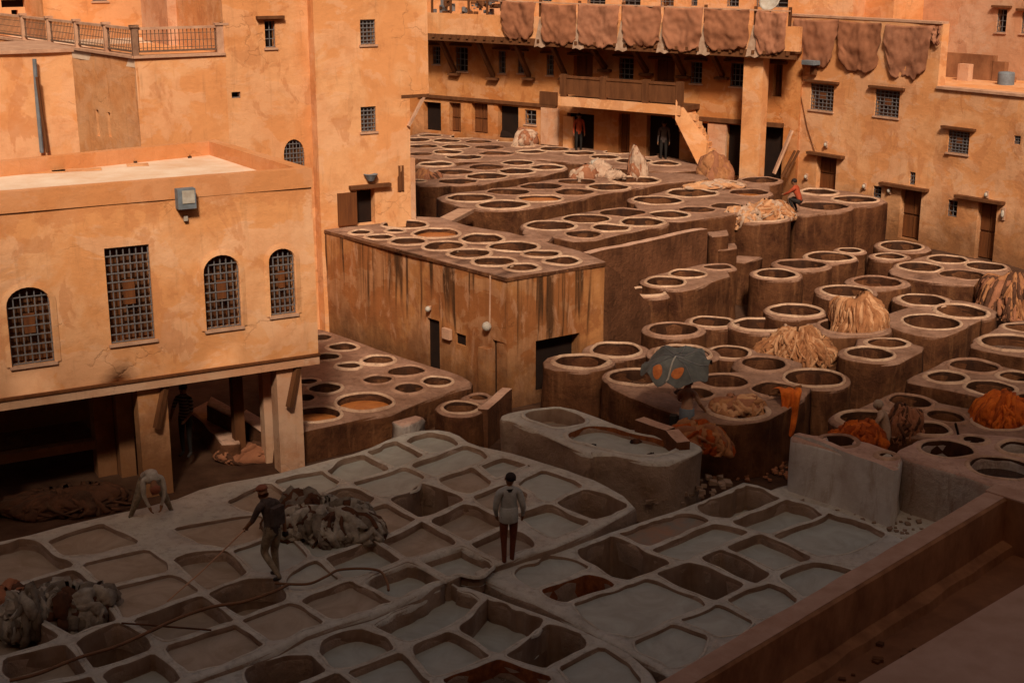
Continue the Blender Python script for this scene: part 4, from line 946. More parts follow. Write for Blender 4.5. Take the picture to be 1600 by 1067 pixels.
th = vats('whitewashed walled vat block with a sloping rim at lower right', .78, -.5, [(TH,440,118,100,'k'),(TH,735,215,42,'d')],
  [(TH,[(168,72),(300,80),(560,108),(820,205),(800,285),(170,95)])], wall=.05, side='whitew', solo=True)
thickwall('straight whitewashed low wall in front of the lower right vats', [P(1241,677,.84), P(1397,734,.82)], .16, -.6, 'whitew')
vats('row of vats seen low beside the right corner of the pillared house', -.05, -.85,
  [(K5,640,340,145,'b'),(K5,400,385,115,'b'),(K5,880,428,145,'k'),(K5,1140,515,168,'k'),(K5,640,497,125,'k'),(K5,900,572,170,'k',.3),(K5,530,690,225,'o',.15),(K5,120,790,205,'o',.15),(K5,200,575,180,'k'),(K5,40,510,120,'p'),(K5,210,310,105,'d'),(K5,30,650,90,'d'),(K5,350,225,105,'d'),(K5,160,150,90,'d')],
  [(K5,[(-260,980),(40,905),(200,872),(590,782),(770,755),(1250,565),(1430,525),(1300,450),(1000,370),(700,270),(400,160),(120,60),(-260,60)])], wall=.10)
vats('half round vat pair against the foot of the vat house', .1, -.85, [(K5,1330,727,185,'k'),(K5,1480,650,105,'k')], wall=.12)
thickwall('low rounded wall stub before the right doorway of the vat house', [P(762,640,.15), P(800,607,.15)], .25, -.85)
t2 = thing('stone_block', 'small squared stone block at the foot of the low wall', 'block', P(637, 655, 0)); q = [P(*K5(x, y), -.1).to_2d() for x, y in [(780,845),(960,795),(1005,812),(850,885)]]; q = q if area(q) > 0 else q[::-1]; plate('block', [q], [], -.1, -.85, M['vatw'], t2)
# troughs in the shade under the pillared house
for lb, pl, z in (('long stone trough in the shade between the pillars', [(330,625),(370,668),(372,690),(350,690),(300,640)], -.3), ('stone trough beside the slim wooden post in shade', [(385,640),(425,665),(420,680),(375,650)], -.2), ('stone ledge deep in the shade under the pillared house', [(330,620),(372,643),(372,655),(325,632)], .1)):
    q = [P(x, y, z).to_2d() for x, y in pl]; q = q if area(q) > 0 else q[::-1]
    t2 = thing('stone_trough', lb, 'trough', P(*pl[0], -.85)); plate('trough', [densify(q, .3)], [], z, -.85, M['wallb'], t2, bev=.04)

# grey lime basin
th = thing('lime_basin', 'raised grey lime basin with two pools beside the workers', 'lime basin', P(930, 720, -.3))
z = .5
ol = [P(*TF(x, y), z).to_2d() for x, y in [(145,130),(150,108),(400,65),(560,68),(760,140),(960,212),(1020,180),(1130,228),(1360,295),(1375,330),(1200,395),(1060,405),(900,370),(700,330),(690,350),(450,250),(200,135)]]
if area(ol) < 0: ol.reverse()
pits = [([(235,112),(400,72),(560,78),(690,150),(560,195),(440,200)], .35, 'r', 0), ([(525,245),(620,190),(780,172),(950,230),(1300,300),(1080,385),(880,355),(700,305),(600,280)], .16, 'g', 1)]
lps = []
for pl, dp, lq, rs in pits:
    lp = [P(*TF(x, y), z).to_2d() for x, y in pl]; lp = lp if area(lp) > 0 else lp[::-1]; lps.append(densify(chaikin(lp, 2), .2))
plate('masonry', [chaikin(densify(ol, .5), 1)], lps, z, -.85, M['lime'], th, bev=.07, wob=.05)
for lp, (pl, dp, lq, rs) in zip(lps, pits): ring_part('pit', lp, z, dp, .06, .03, [M['lime'], M['rust'] if rs else M['limelin']], th, M[LIQ[lq]], 'lime_bath')
thickwall('pale plank edged ledge between the basin and the umbrella worker', [P(992,657,.75), P(1040,672,.75), P(1058,690,.7)], .3, -.85)

# ---------------------------------------------------------------- lime pits
lime('large main field of square grey lime pits between the workers', .1, -.85,
 [(-90,868),(0,847),(62,832),(112,818),(260,787),(330,758),(417,745),(500,722),(570,704),(620,681),(675,671),(710,676),(735,694),(787,706),(825,717),(905,740),(995,786),(967,805),(900,838),(850,858),(820,862),(790,875),(745,888),(700,902),(600,950),(500,980),(400,1026),(300,1060),(200,1100),(-100,1180)],
 [(TA,[(950,200),(1090,152),(1235,215),(1080,280)],.12,'g'), (TA,[(715,262),(880,200),(1060,285),(880,345)],.12,'g'), (TA,[(1010,345),(1310,240),(1450,300),(1380,335),(1120,410)],.1,'g'),
  (TA,[(1380,345),(1550,285),(1700,345),(1500,440)],.1,'g'), (TA,[(1150,425),(1340,355),(1505,440),(1330,520)],.1,'t'), (TA,[(440,385),(660,290),(825,375),(560,455)],.14,'g'),
  (TA,[(600,455),(925,365),(1045,420),(1010,490),(790,545)],.08,'g'), (TA,[(850,560),(1035,450),(1290,570),(1020,665)],1.0,'k'), (TA,[(460,540),(600,495),(745,552),(630,600)],.8,'t'),
  (TA,[(690,640),(810,590),(1000,685),(800,790),(700,730)],.1,'t'), (TA,[(795,825),(1040,700),(1245,830),(950,925)],.13,'t'), (TA,[(1370,540),(1590,465),(1680,520),(1530,640)],.1,'t'),
  (TA,[(1110,700),(1300,590),(1530,695),(1330,810)],.22,'t'), (TD,[(545,190),(735,115),(900,200),(930,225),(720,320)],.15,'t'), (TC,[(845,295),(1120,190),(1315,300),(960,405)],.2,'g'),
  (TC,[(1075,440),(1350,310),(1580,425),(1270,545)],.28,'g'), (TD,[(245,300),(490,205),(715,315),(600,385),(390,400)],.22,'g'), (TC,[(710,550),(1000,430),(1240,565),(900,690)],.14,'t'),
  (TC,[(600,375),(780,300),(935,410),(640,470)],.05,'g'), (TC,[(330,675),(610,560),(800,690),(490,805)],.06,'t'), (TC,[(120,505),(330,430),(500,430),(590,545),(330,640)],.6,'t'),
  (TG,[(1070,560),(1240,515),(1440,580),(1200,685)],.06,'g'), (TG,[(660,645),(1000,540),(1110,670),(990,765),(790,765)],.05,'g'), (TG,[(350,700),(610,645),(755,770),(510,870)],.2,'t'),
  (TG,[(380,510),(780,440),(930,520),(600,625)],.05,'t'), (TB,[(700,480),(1060,390),(1210,485),(800,635)],.06,'t'), (TB,[(590,330),(880,265),(1030,365),(700,445)],.06,'t'),
  (TB,[(-70,250),(130,178),(240,200),(410,330),(60,430),(-80,430)],.22,'t'), (TB,[(320,185),(600,112),(760,180),(430,260)],.08,'t'), (TB,[(110,490),(420,380),(710,670),(450,760),(250,670)],.4,'t'),
  (TB,[(-80,540),(100,520),(350,770),(20,880),(-80,880)],.5,'t'), (TB,[(905,670),(1240,530),(1450,675),(1060,790)],.3,'t'), (TB,[(1080,845),(1470,705),(1650,825),(1200,970)],.08,'t'),
  (TB,[(465,815),(730,700),(900,850),(600,960)],.7,'t'), (TB,[(70,920),(390,825),(530,990),(170,1060)],.35,'t'), (TB,[(660,1020),(940,900),(1085,1035),(770,1130)],.3,'g'), (TB,[(190,1120),(560,1030),(640,1110),(320,1200)],.2,'t'),
  (TG,[(700,330),(870,255),(1000,325),(820,375)],.08,'t'), (TA,[(190,450),(420,380),(540,455),(340,530)],.08,'g'), (TF,[(-5,430),(150,372),(325,430),(110,510)],.14,'g'),
  (TF,[(260,545),(400,480),(600,560),(430,655)],.08,'g'), (TF,[(485,660),(660,592),(865,675),(700,750)],.75,'t'), (TF,[(305,745),(430,690),(640,778),(460,840)],.14,'g')])
lime('right field of lime pits reaching to the terrace parapet', -.05, -.85,
 [(742,893),(765,884),(815,880),(887,857),(975,825),(1082,790),(1150,760),(1166,752),(1231,777),(1297,795),(1369,819),(1402,840),(1450,862),(1330,960),(1180,1040),(1060,1070),(1037,1043),(1000,1024),(900,972)],
 [(TE,[(5,225),(215,155),(590,330),(330,432)],1.0,'t'), (TE,[(290,130),(660,5),(820,52),(455,205)],.08,'r'), (TE,[(475,245),(870,78),(1060,128),(690,305)],.12,'g'),
  (T7,[(-80,235),(300,82),(550,178),(190,320)],.55,'g'), (T7,[(195,330),(600,190),(880,292),(480,430)],.25,'g'), (T7,[(490,440),(900,275),(1235,425),(820,590)],.12,'g'), (T7,[(150,515),(420,432),(765,592),(510,690)],.2,'g'),
  (TE,[(760,278),(910,228),(1225,378),(1120,438)],.5,'t'), (TE,[(510,388),(710,302),(1015,440),(860,545)],.7,'k'), (TD,[(975,492),(1260,392),(1435,460),(1145,560)],.45,'R'),
  (TD,[(850,335),(1070,262),(1240,345),(950,488)],.06,'g'), (TE,[(5,575),(440,420),(825,590),(590,680),(345,790)],.045,'g'), (TE,[(350,800),(600,685),(815,770),(590,955)],.08,'g'),
  (TE,[(640,670),(870,580),(1090,680),(880,768)],.05,'g'), (TE,[(955,550),(1200,442),(1325,540),(1130,655)],.1,'g'), (T7,[(545,722),(800,645),(960,700),(720,840)],.1,'g')])
lime('deeper lower field of lime pits at the bottom centre', .0, -.85,
 [(578,968),(600,957),(700,906),(925,992),(1000,1030),(1040,1100),(900,1200),(300,1200),(180,1150),(300,1072),(400,1036),(500,992)],
 [(PX,[(592,978),(698,914),(756,936),(712,974),(642,1003)],.3,'g'), (TD,[(455,705),(650,530),(1000,680),(960,765),(720,882)],.42,'g'), (TD,[(745,890),(1010,700),(1280,772),(990,965)],.8,'t'),
  (TD,[(178,830),(400,742),(648,890),(300,1030)],.18,'g'), (TC,[(800,880),(900,782),(1050,748),(1200,772),(1238,850),(1000,968),(870,958)],.22,'g'), (TD,[(385,1050),(710,915),(975,1040),(700,1200)],.3,'R'),
  (TC,[(985,1000),(1290,895),(1495,1060),(1210,1150)],.12,'g'), (TC,[(335,1000),(730,895),(845,985),(560,1100)],.7,'t'), (TC,[(725,1085),(910,1005),(1000,1085),(900,1150)],.5,'t'), (TD,[(1125,975),(1360,880),(1620,1040),(1400,1130)],.08,'g')])

# ---------------------------------------------------------------- near terrace with its parapet
th = thing('near_terrace', 'brown roof terrace with a thick parapet at the lower right', 'terrace', (*P(1550, 780, 1.4).to_2d(), -.85))
zt_ = 1.45; G0 = P(1540, 768, zt_).to_2d(); G1 = P(1030, 1064, zt_).to_2d(); G2 = P(1680, 812, zt_).to_2d()
dG = (G0-G1).normalized(); dH = (G2-G0).normalized(); G1 = G1-dG*6; G2 = G2+dH*4
def gp(a, b_): return G0-dG*a+dH*b_
LG = (G0-G1).length
b = MB(); n = 60
for k in range(n):
    a0 = LG*k/n; a1 = LG*(k+1)/n; j0 = nz(a0, 3, .8)*.04; j1 = nz(a1, 3, .8)*.04
    p, q = gp(a0, j0), gp(a1, j1); p2, q2 = gp(a0, .42+j0*.6), gp(a1, .42+j1*.6)
    b.add([(*p, -.85), (*q, -.85), (*q2, .45), (*p2, .45), (*p, zt_-.03), (*q, zt_-.03), (*q2, zt_-.03+j1*.3), (*p2, zt_-.03+j0*.3), (*gp(a0,.05), zt_+j0*.3), (*gp(a1,.05), zt_+j1*.3), (*gp(a1,.38), zt_+j1*.3), (*gp(a0,.38), zt_+j0*.3)],
          [(0,1,5,4),(4,5,9,8),(8,9,10,11),(11,10,6,7),(7,6,2,3)])
b.build('parapet', M['gbund'], th, smooth=False)
b = MB(); 
for k in range(n):
    a0 = LG*k/n+.001; a1 = LG*(k+1)/n; j0 = nz(a0, 3, .8)*.04; j1 = nz(a1, 3, .8)*.04
    b.add([(*gp(a0,j0-.012), zt_-.02), (*gp(a1,j1-.012), zt_-.02), (*gp(a1,.04), zt_+.008+j1*.3), (*gp(a0,.04), zt_+.008+j0*.3), (*gp(a1,.37), zt_+.008+j1*.3), (*gp(a0,.37), zt_+.008+j0*.3)], [(0,1,2,3),(3,2,4,5)])
b.build('coping', M['gtop'], th)
b = MB(); b.prism([tuple(gp(-.0, 0)), tuple(gp(-.42, 0)), tuple(gp(-.42, 6)), tuple(gp(.0, 6))][::-1], -.85, zt_+.0); b.build('end_parapet', M['gbund'], th)
b = MB(); b.prism([tuple(gp(.01, .0)), tuple(gp(-.43, -.01)), tuple(gp(-.43, 6)), tuple(gp(.01, 6))][::-1], zt_+.003, zt_+.03); b.build('end_coping', M['gtop'], th)
b = MB(); b.prism([tuple(gp(0, .4)), tuple(gp(LG, .4)), tuple(gp(LG, 9)), tuple(gp(0, 9))], -.85, .45); b.build('floor', M['gfloor_shaded'], th)
b = MB()
for k in range(40):
    a0 = LG*k/40; a1 = LG*(k+1)/40; w0 = .62+nz(a0, 9, 1.2)*.08; w1 = .62+nz(a1, 9, 1.2)*.08
    b.add([(*gp(a0,.42), .66), (*gp(a1,.42), .66), (*gp(a1,w1), .60), (*gp(a0,w0), .60), (*gp(a1,w1+.03), .44), (*gp(a0,w0+.03), .44)], [(0,1,2,3),(3,2,4,5)])
b.build('kerb', M['gbund'], th)
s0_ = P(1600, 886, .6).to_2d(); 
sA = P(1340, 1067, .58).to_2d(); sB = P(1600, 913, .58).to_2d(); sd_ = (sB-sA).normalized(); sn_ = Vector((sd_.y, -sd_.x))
b = MB(); q = [sA-sd_*3, sB+sd_*1.2, sB+sd_*1.2+sn_*8, sA-sd_*3+sn_*8]; q = q if area(q) > 0 else q[::-1]; b.prism([tuple(v) for v in q], .455, .58); b.build('raised_lit_slab', M['gslab_lit'], th)  # paler slab, its edge ends the parapet shade painted as dark floor
b = MB()
for k in range(60):
    a = random.uniform(4.2, 7.5); c_ = random.gauss(1.3, .35); s_ = random.uniform(.04, .13); q = gp(a, c_); b.box((q.x, q.y, .47), (s_*1.5, s_, s_*.6), random.random()*3)
b.build('debris', M['wood'], th, kind='stuff')

# rubble in the dark gap and along the lime field edge
b = MB()
def rubble(b, n, x0, x1, y0, y1, z, s0, s1):
    for k in range(n):
        q = P(random.uniform(x0, x1), random.uniform(y0, y1), z); s = random.uniform(s0, s1); pts = []
        for i in range(8):
            pts.append(Vector((q.x+(1 if i in (1,2,5,6) else -1)*s*random.uniform(.5,1), q.y+(1 if i in (2,3,6,7) else -1)*s*random.uniform(.5,1), q.z+(s*random.uniform(.3,.9) if i > 3 else -s*.3))))
        b.hexa(pts)
rubble(b, 120, 1105, 1240, 705, 752, -.8, .02, .08)
b.build('rubble', M['lb'] if False else M['hide'], kind='stuff')
b = MB(); rubble(b, 110, 1240, 1440, 770, 850, -.42, .02, .07); rubble(b, 60, 1000, 1140, 745, 790, -.35, .03, .11)
o = b.build('lime_rubble', M['limelin'], kind='stuff')
b = MB()
ol = [P(*TH(x, y), -.42).to_2d() for x, y in [(110,400),(180,380),(760,540),(1100,560),(1250,500),(900,740),(700,640),(400,560),(0,440)]]
ol = ol if area(ol) > 0 else ol[::-1]
plate('lime_bank', [chaikin(ol, 2)], [], -.42, -.85, M['lime'], None, bev=.2, wob=.1)['kind'] = 'structure'


# ---------------------------------------------------------------- hides hung to dry
M['hide2'] = plain('raw_hide_pink', (.36,.15,.08), (.23,.085,.042), .85, 2.6, .7)
M['hide3'] = plain('raw_hide_brown', (.27,.10,.048), (.33,.135,.07), .85, 1.8, .7)
def hang(label, pl, x0, x1, yt, yb, shape=0, mat='hide', group=None, seed=0, off=.10, yt2=None):
    a0, zt1 = pl.uv(x0, yt); a1, zt2 = pl.uv(x1, yt2 or yt); zb1 = pl.uv((x0+x1)/2, yb)[1]
    t = thing('hanging_hide', label, 'hide', pl.pt((a0+a1)/2, (zt1+zt2)/2, off), group)
    nx_, nz_ = 30, 22; vs = []
    for s in (0, 1):
        for j in range(nz_+1):
            v = j/nz_
            for i in range(nx_+1):
                u = i/nx_
                edge = (abs(u-.5)*2)**4
                nar = 1-(.04+.30*shape)*max(0, v-.35)**1.2+nz(v*4+seed, seed, 1)*.10*v
                bot = zb1+math.sin(seed*5)*.10*(zt1-zb1)*.5+edge*(zt1-zb1)*(.10+.20*shape)+(nz(u*7, seed+3, 1)*.16+nz(u*19, seed, 1)*.07)*(zt1-zb1)*.5
                ztop = zt1+(zt2-zt1)*u-.05*math.sin(math.pi*u)
                a = a0+(a1-a0)*(.5+(u-.5)*nar)
                z = ztop+(bot-ztop)*v+nz(u*2+seed*1.3, v*2, 1)*.05*v
                fold = math.sin(u*9+seed*2+v*1.5)*.035*(.3+v)+nz(u*3+seed, v*3, 1)*.14*v+.05*math.sin(v*3)+nz(u*9+seed, v*7, 1)*.045+.05*math.sin((abs(u-.5)*9-v*5)+seed)*math.exp(-v*1.5)
                vs.append(pl.pt(a, z, off+fold+(-.02 if s else 0)))
    m = (nx_+1)*(nz_+1); f = []
    for j in range(nz_):
        for i in range(nx_):
            q = j*(nx_+1)+i; f.append([q, q+1, q+nx_+2, q+nx_+1]); f.append([m+q+nx_+1, m+q+nx_+2, m+q+1, m+q])
    for i in range(nx_):
        f.append([i, m+i, m+i+1, i+1]); q = nz_*(nx_+1)+i; f.append([q, q+1, m+q+1, m+q])
    mesh('skin', vs, f, M[mat if mat != 'hide' else ('hide', 'hide2', 'hide3')[int(seed*7) % 3]], t, True); return t
PGh = PG
names = ['leftmost hide on the drying rail, with a scalloped neck edge', 'second hide from the left on the drying rail, above the first balcony door', 'third hide from the left on the drying rail', 'fourth hide on the drying rail, over the balcony', 'fifth hide on the drying rail, right of the balcony middle', 'sixth and widest hide on the drying rail', 'last hide on the drying rail, in the corner beside the right house']
for i, (x0, x1, yt, yb, yt2) in enumerate([(786,838,1,62,3),(849,903,5,70,7),(906,969,6,72,8),(975,1036,8,74,9),(1040,1100,11,77,12),(1103,1174,13,80,15),(1184,1232,15,82,20)]):
    hang('brown '+names[i], PG, x0, x1, yt, yb, .2 if i else .6, seed=i*3.1, group='hides hung along the gallery', yt2=yt2)
for i, (x0, x1, yt, yb, yt2, l) in enumerate([(1243,1312,29,104,31,'brown hide hanging left of three on the right house, above the floodlight'),(1315,1381,32,109,36,'brown hide with a small hole hanging in the middle of the right house wall'),(1386,1461,38,122,40,'long ragged brown hide hanging right of three on the right house')]):
    hang(l, PD, x0, x1, yt, yb, .75, seed=20+i*2.3, group='hides hung on the right house', yt2=yt2)
hang('narrow strip of brown hide at the right corner of the right house', PD, 1462, 1474, 40, 70, .0, seed=31)
t = thing('drying_rail', 'long thin rail on posts from which the hides hang', 'rail', PG.px(1000, 40))
for x in (786, 843, 904, 972, 1038, 1101, 1179, 1233):
    a = PG.uv(x, 30)[0]; z = PG.px(x, 4+(x-786)*.032, 0).z; b = MB(); b.pbox(PG, a-.05, a+.05, zg1-.05, z+.15, -.12, -.02); b.build('post', M['wood'], t)
b = MB(); b.bar(PG.px(780, 2, .05), PG.px(1236, 18, .05), .05, .05); b.build('rail', M['coping'], t)
# crest tufts on the gallery parapet between hides
for i, x in enumerate((845, 905, 972, 1037, 1101, 1178)):
    pos = ('between the first and second hides', 'between the second and third hides', 'between the third and fourth hides', 'between the fourth and fifth hides', 'between the fifth and sixth hides', 'between the sixth and last hides')[i]
    p = PG.px(x, 62+i*2, .12); t2 = thing('skin_scrap', 'small pale skin scrap hung '+pos, 'skin scrap', p, 'pale scraps between the hides'); b = MB()
    a, z = PG.uv(x, 52+i*2.6); pts = [(-.28,-.55),(-.1,-.62),(.12,-.55),(.30,-.6),(.22,-.2),(.10,.25),(.02,.62),(-.10,.2),(-.2,-.15)]
    b.add([PG.pt(a+u, z+v, .07+nz(u*3,v*3,1)*.04) for u, v in pts]+[PG.pt(a+u, z+v, .03) for u, v in pts], [list(range(9)), list(range(9, 18))[::-1]]+[[k, 9+k, 9+(k+1)%9, (k+1)%9] for k in range(9)]); b.build('skin', M['skinp'], t2)
# heaped stuff on the gallery, upper left
t = thing('gallery_clutter', 'tangle of pots, bundles and cloths behind the gallery rail', 'clutter', PG.px(720, 22)); b = MB(); b2 = MB()
for k in range(46):
    x = random.uniform(673, 785); q = PG.px(x, random.uniform(4, 25), -random.uniform(.1, .7)); s = random.uniform(.06, .22); (b if k % 2 else b2).box(q, (s*1.4, s, s*random.uniform(.6, 2)), random.random()*3)
b.build('bundles', M['wood'], t, kind='stuff'); b2.build('pots', M['iron'], t, kind='stuff')
t = thing('railing', 'thin railing on the gallery left of the first hide', 'railing', PG.px(675, 26)); b = MB()
b.bar(PG.px(640, -2, -.05), PG.px(786, 3, -.05), .05, .05); b.build('rail', M['wood'], t)
for x in (674, 703, 731, 760, 783):
    b = MB(); a = PG.uv(x, 20)[0]; b.pbox(PG, a-.04, a+.04, zg1, PG.px(x, 0).z+.1, -.1, -.02); b.build('post', M['wood'], t)

# ---------------------------------------------------------------- heaps of skins
def heap(label, c, rx, ry, h, rot, mats, n=120, ln=.9, w_=.12, lift=.05, name='skin_heap', cat='heap of skins', group=None, core=1, rag=.25, seed=1, swirl=.9, down=.55):
    rnd = random.Random(seed); t = thing(name, label, cat, c, group); cr, sr = math.cos(rot), math.sin(rot)
    def S_(th_, ph, e=0):   # th: angle round, ph: 0 top .. 1 rim
        k = math.sin(ph*math.pi/2); zz = math.cos(min(ph, 1.25)*math.pi/2)
        q = noise.noise(Vector((math.cos(th_)*k*1.7+seed, math.sin(th_)*k*1.7, zz)))*.35+1
        x = math.cos(th_)*k*rx*q; y = math.sin(th_)*k*ry*q
        nv = Vector((math.cos(th_)*k/rx, math.sin(th_)*k/ry, max(zz, .05)/h)).normalized()
        p = Vector((x, y, zz*h*q))+nv*e
        return Vector((c[0]+p.x*cr-p.y*sr, c[1]+p.x*sr+p.y*cr, c[2]+p.z))
    b = MB(); A, B_ = 28, 10
    for j in range(B_+1):
        for i in range(A): b.v.append(S_(2*math.pi*i/A, j/B_*1.15))
    for j in range(B_):
        for i in range(A): b.f.append([j*A+i, (j+1)*A+i, (j+1)*A+(i+1)%A, j*A+(i+1)%A]); b.m.append(0)
    b.build('heap', [mats[-1]], t, smooth=True)
    parts = [MB() for _ in mats]
    def D_(v, e=0):
        ph = math.acos(max(-.3, min(1, v.z)))/(math.pi/2); return S_(math.atan2(v.y, v.x), min(1.22, ph), e)
    for k in range(n):
        v = Vector((rnd.gauss(0, 1), rnd.gauss(0, 1), abs(rnd.gauss(0, 1))*1.1+.1)).normalized(); mb = parts[rnd.randrange(len(mats))]; base = len(mb.v)
        dn = (Vector((0, 0, -1))+v*v.z); dn = dn.normalized() if dn.length > .05 else Vector((1, 0, 0))
        rd_ = v.cross(dn); ang = rnd.gauss(0, 1)*(1.35-down*1.1); d = dn*math.cos(ang)+rd_*math.sin(ang)
        L = ln*rnd.uniform(.5, 1.25); m = 7; ww = w_*rnd.uniform(.5, 1.5)*2/(rx+ry); bend = rnd.uniform(-1, 1)*swirl; e0 = rnd.uniform(.2, 1)*lift
        for i in range(m+1):
            sd = v.cross(d).normalized(); dw = ww*(1 if 0 < i < m else .4)*(1+rnd.uniform(-rag, rag))
            arch = math.sin(math.pi*i/m)*lift*rnd.uniform(.1, .5)
            mb.v += [D_((v-sd*dw).normalized(), -.03), D_((v-sd*dw*.5).normalized(), e0+lift*rnd.uniform(.1,.7)+arch), D_((v+sd*dw*.5).normalized(), e0+lift*rnd.uniform(.0,.9)+arch), D_((v+sd*dw).normalized(), -.03)]
            v = (v+d*L/m).normalized(); d = (d-v*d.dot(v)+sd*bend*L/m); d = (d-v*d.dot(v)).normalized()
            if v.z < -.28: v.z = -.28; v.normalize()
        for i in range(m):
            for s in range(3): a = base+i*4+s; mb.f.append([a, a+4, a+5, a+1]); mb.m.append(0)
    for i, (mb, mt) in enumerate(zip(parts, mats)):
        mb.build('skins', [mt], t, smooth=True, kind='stuff')
    return t
def at(x, y, z): return P(x, y, z)
M['hided'] = plain('dark_hide', (.10,.038,.018), (.05,.02,.01), .85, 4, .6)
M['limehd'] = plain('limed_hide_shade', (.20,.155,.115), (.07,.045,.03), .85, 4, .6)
M['tanl'] = plain('tan_hide_light', (.50,.25,.12), (.33,.14,.06), .85, 4, .6)
M['orangd'] = plain('orange_hide_deep', (.36,.065,.008), (.20,.03,.005), .85, 4, .6)
heap('cone of stringy tan skins standing in a squared vat', at(1342,515,.55), .82, .75, .95, 0, [M['tanh'], M['tanl'], M['tanh']], 220, 1.0, .05, .07, seed=3, down=.95, swirl=.3)
heap('long looped roll of tan skins lying over the vat edges', at(1245,556,.35), .88, .5, .66, -.35, [M['tanh'], M['tanl'], M['tanh']], 260, .8, .04, .09, seed=5, down=.85, swirl=.9)
heap('heap of bright orange skins at the right edge', at(1572,662,.30), .80, .6, .62, 0, [M['orangeh'], M['orangd'], M['orangeh']], 200, .9, .05, .08, seed=6, down=.95, swirl=.3)
heap('small orange skin heap behind the white wall', at(1340,690,.50), .5, .4, .42, 0, [M['orangd'], M['orangeh']], 90, .9, .06, .06, seed=8)
heap('dark brown fleece heap carried behind the beige jacket worker', at(1411,678,.35), .40, .4, .62, 0, [M['hided'], M['hide']], 90, .9, .06, .06, seed=9)
heap('brown skins piled high at the right edge before the rightmost door', at(1580,478,.35), .95, .8, 1.0, 0, [M['hide'], M['tanh'], M['hided']], 170, 1.0, .06, .08, seed=10, down=.95, swirl=.3)
heap('curled pale skins at the left end of the tall round tub', at(1158,348,1.75), .62, .45, .55, .2, [M['tanl'], M['skinp']], 90, 1.0, .06, .07, seed=11)
heap('pale skins heaped at the right of the tall round tub', at(1205,337,1.85), .75, .45, .5, -.2, [M['tanl'], M['skinp'], M['tanh']], 90, 1.0, .06, .06, seed=12)
heap('rounded bundle of brown skins at the foot of the stair', at(1118,277,2.0), .62, .5, .98, 0, [M['tanh'], M['hide']], 60, 1.3, .22, .04, seed=13, name='skin_bundle', cat='bundle')
heap('limp skins draped in the near vat beside the umbrella worker', at(1150,640,.42), .62, .35, .32, .3, [M['tanh'], M['tanl'], M['hide']], 60, .9, .07, .06, seed=14)
heap('fringed tan skins hanging over the front of the near vat', at(1176,668,.0), .35, .28, .62, 0, [M['tanh'], M['tanl']], 70, 1.1, .04, .06, seed=15, down=.95, swirl=.3)
heap('wet brown orange skins on the ledge below the umbrella worker', at(1090,692,.32), .72, .4, .42, -.3, [M['orangd'], M['hide'], M['tanh']], 90, 1.0, .06, .06, seed=16)
heap('grey brown fleece hanging beside the tower foot', at(670,318,1.2), .75, .5, 1.25, 0, [M['hide'], M['hided'], M['tanh']], 140, 1.2, .05, .06, seed=17, down=.95, swirl=.3)
heap('leftmost rounded skin lump on the long vat terrace', at(913,277,2.3), .5, .42, .42, 0, [M['skinp'], M['hide']], 30, 1.1, .16, .04, seed=18)
heap('middle brown skin lump on the long vat terrace', at(938,274,2.3), .48, .4, .5, .4, [M['hide'], M['skinp']], 30, 1.1, .16, .04, seed=19)
heap('low white skin lump on the long vat terrace', at(960,277,2.3), .38, .32, .24, 0, [M['skinp'], M['skinp']], 25, 1.1, .14, .04, seed=20)
heap('peaked pale skin stack with a white tip on the far terrace', at(996,275,2.3), .34, .27, 1.0, 0, [M['skinp'], M['skinp'], M['hide']], 50, 1.2, .10, .04, seed=21)
heap('small white rag at the back of the far terrace', at(931,256,2.15), .22, .2, .2, 0, [M['skinp'], M['white']], 14, 1, .1, .03, seed=22)
heap('pale twisted skin lying along the rim before the pier', at(1115,293,2.2), 1.0, .22, .2, .05, [M['skinp'], M['tanl']], 50, .9, .08, .05, seed=23)
heap('brown skin lump beside the dark tarpaulin of the gallery house', at(821,222,2.2), .55, .4, .55, 0, [M['hide'], M['skinp']], 30, 1.1, .14, .05, seed=24)
heap('dark tarpaulin covered load at the foot of the gallery house', at(815,217,2.1), 1.7, .7, .8, -.4, [M['dark'], M['grey'], M['dark']], 20, 1.2, .2, .03, seed=25, name='covered_load', cat='covered load')
heap('large folded stack of limed hides beside the walking worker', at(512,826,.12), 1.0, .62, .40, -.12, [M['limeh'], M['hided'], M['limehd'], M['limeh']], 190, 1.0, .07, .10, seed=26, rag=.5, down=.9, swirl=.9)
heap('dark upright end of the limed hide stack', at(476,818,.12), .42, .36, .62, 0, [M['limehd'], M['hided']], 60, 1.2, .07, .08, seed=27, rag=.5)
heap('limp limed hides dropped in the near left pit', at(112,962,-.12), .60, .42, .55, .2, [M['limeh'], M['limeh'], M['limehd'], M['hided']], 70, 1.2, .10, .10, seed=28, rag=.5, down=.9)
heap('crumpled limed hides on the wall of the near left pit', at(48,972,-.1), .34, .42, .6, 0, [M['limeh'], M['limehd']], 50, 1.2, .08, .08, seed=29, rag=.5)
heap('brown hide mass sunk in the left edge pit', at(8,975,-.45), .7, .6, .7, 0, [M['hided'], M['hide']], 60, 1.0, .12, .06, seed=30)
heap('dark refuse heap in the shade under the pillared house', at(110,790,-.8), 1.3, .6, .35, .3, [M['hided'], M['ground'], M['hided']], 90, 1.0, .09, .07, seed=31)
heap('brown rubble and skins in the shade behind the bent worker', at(390,712,-.8), .9, .4, .3, .3, [M['hided'], M['hide']], 60, 1.0, .07, .05, seed=32)
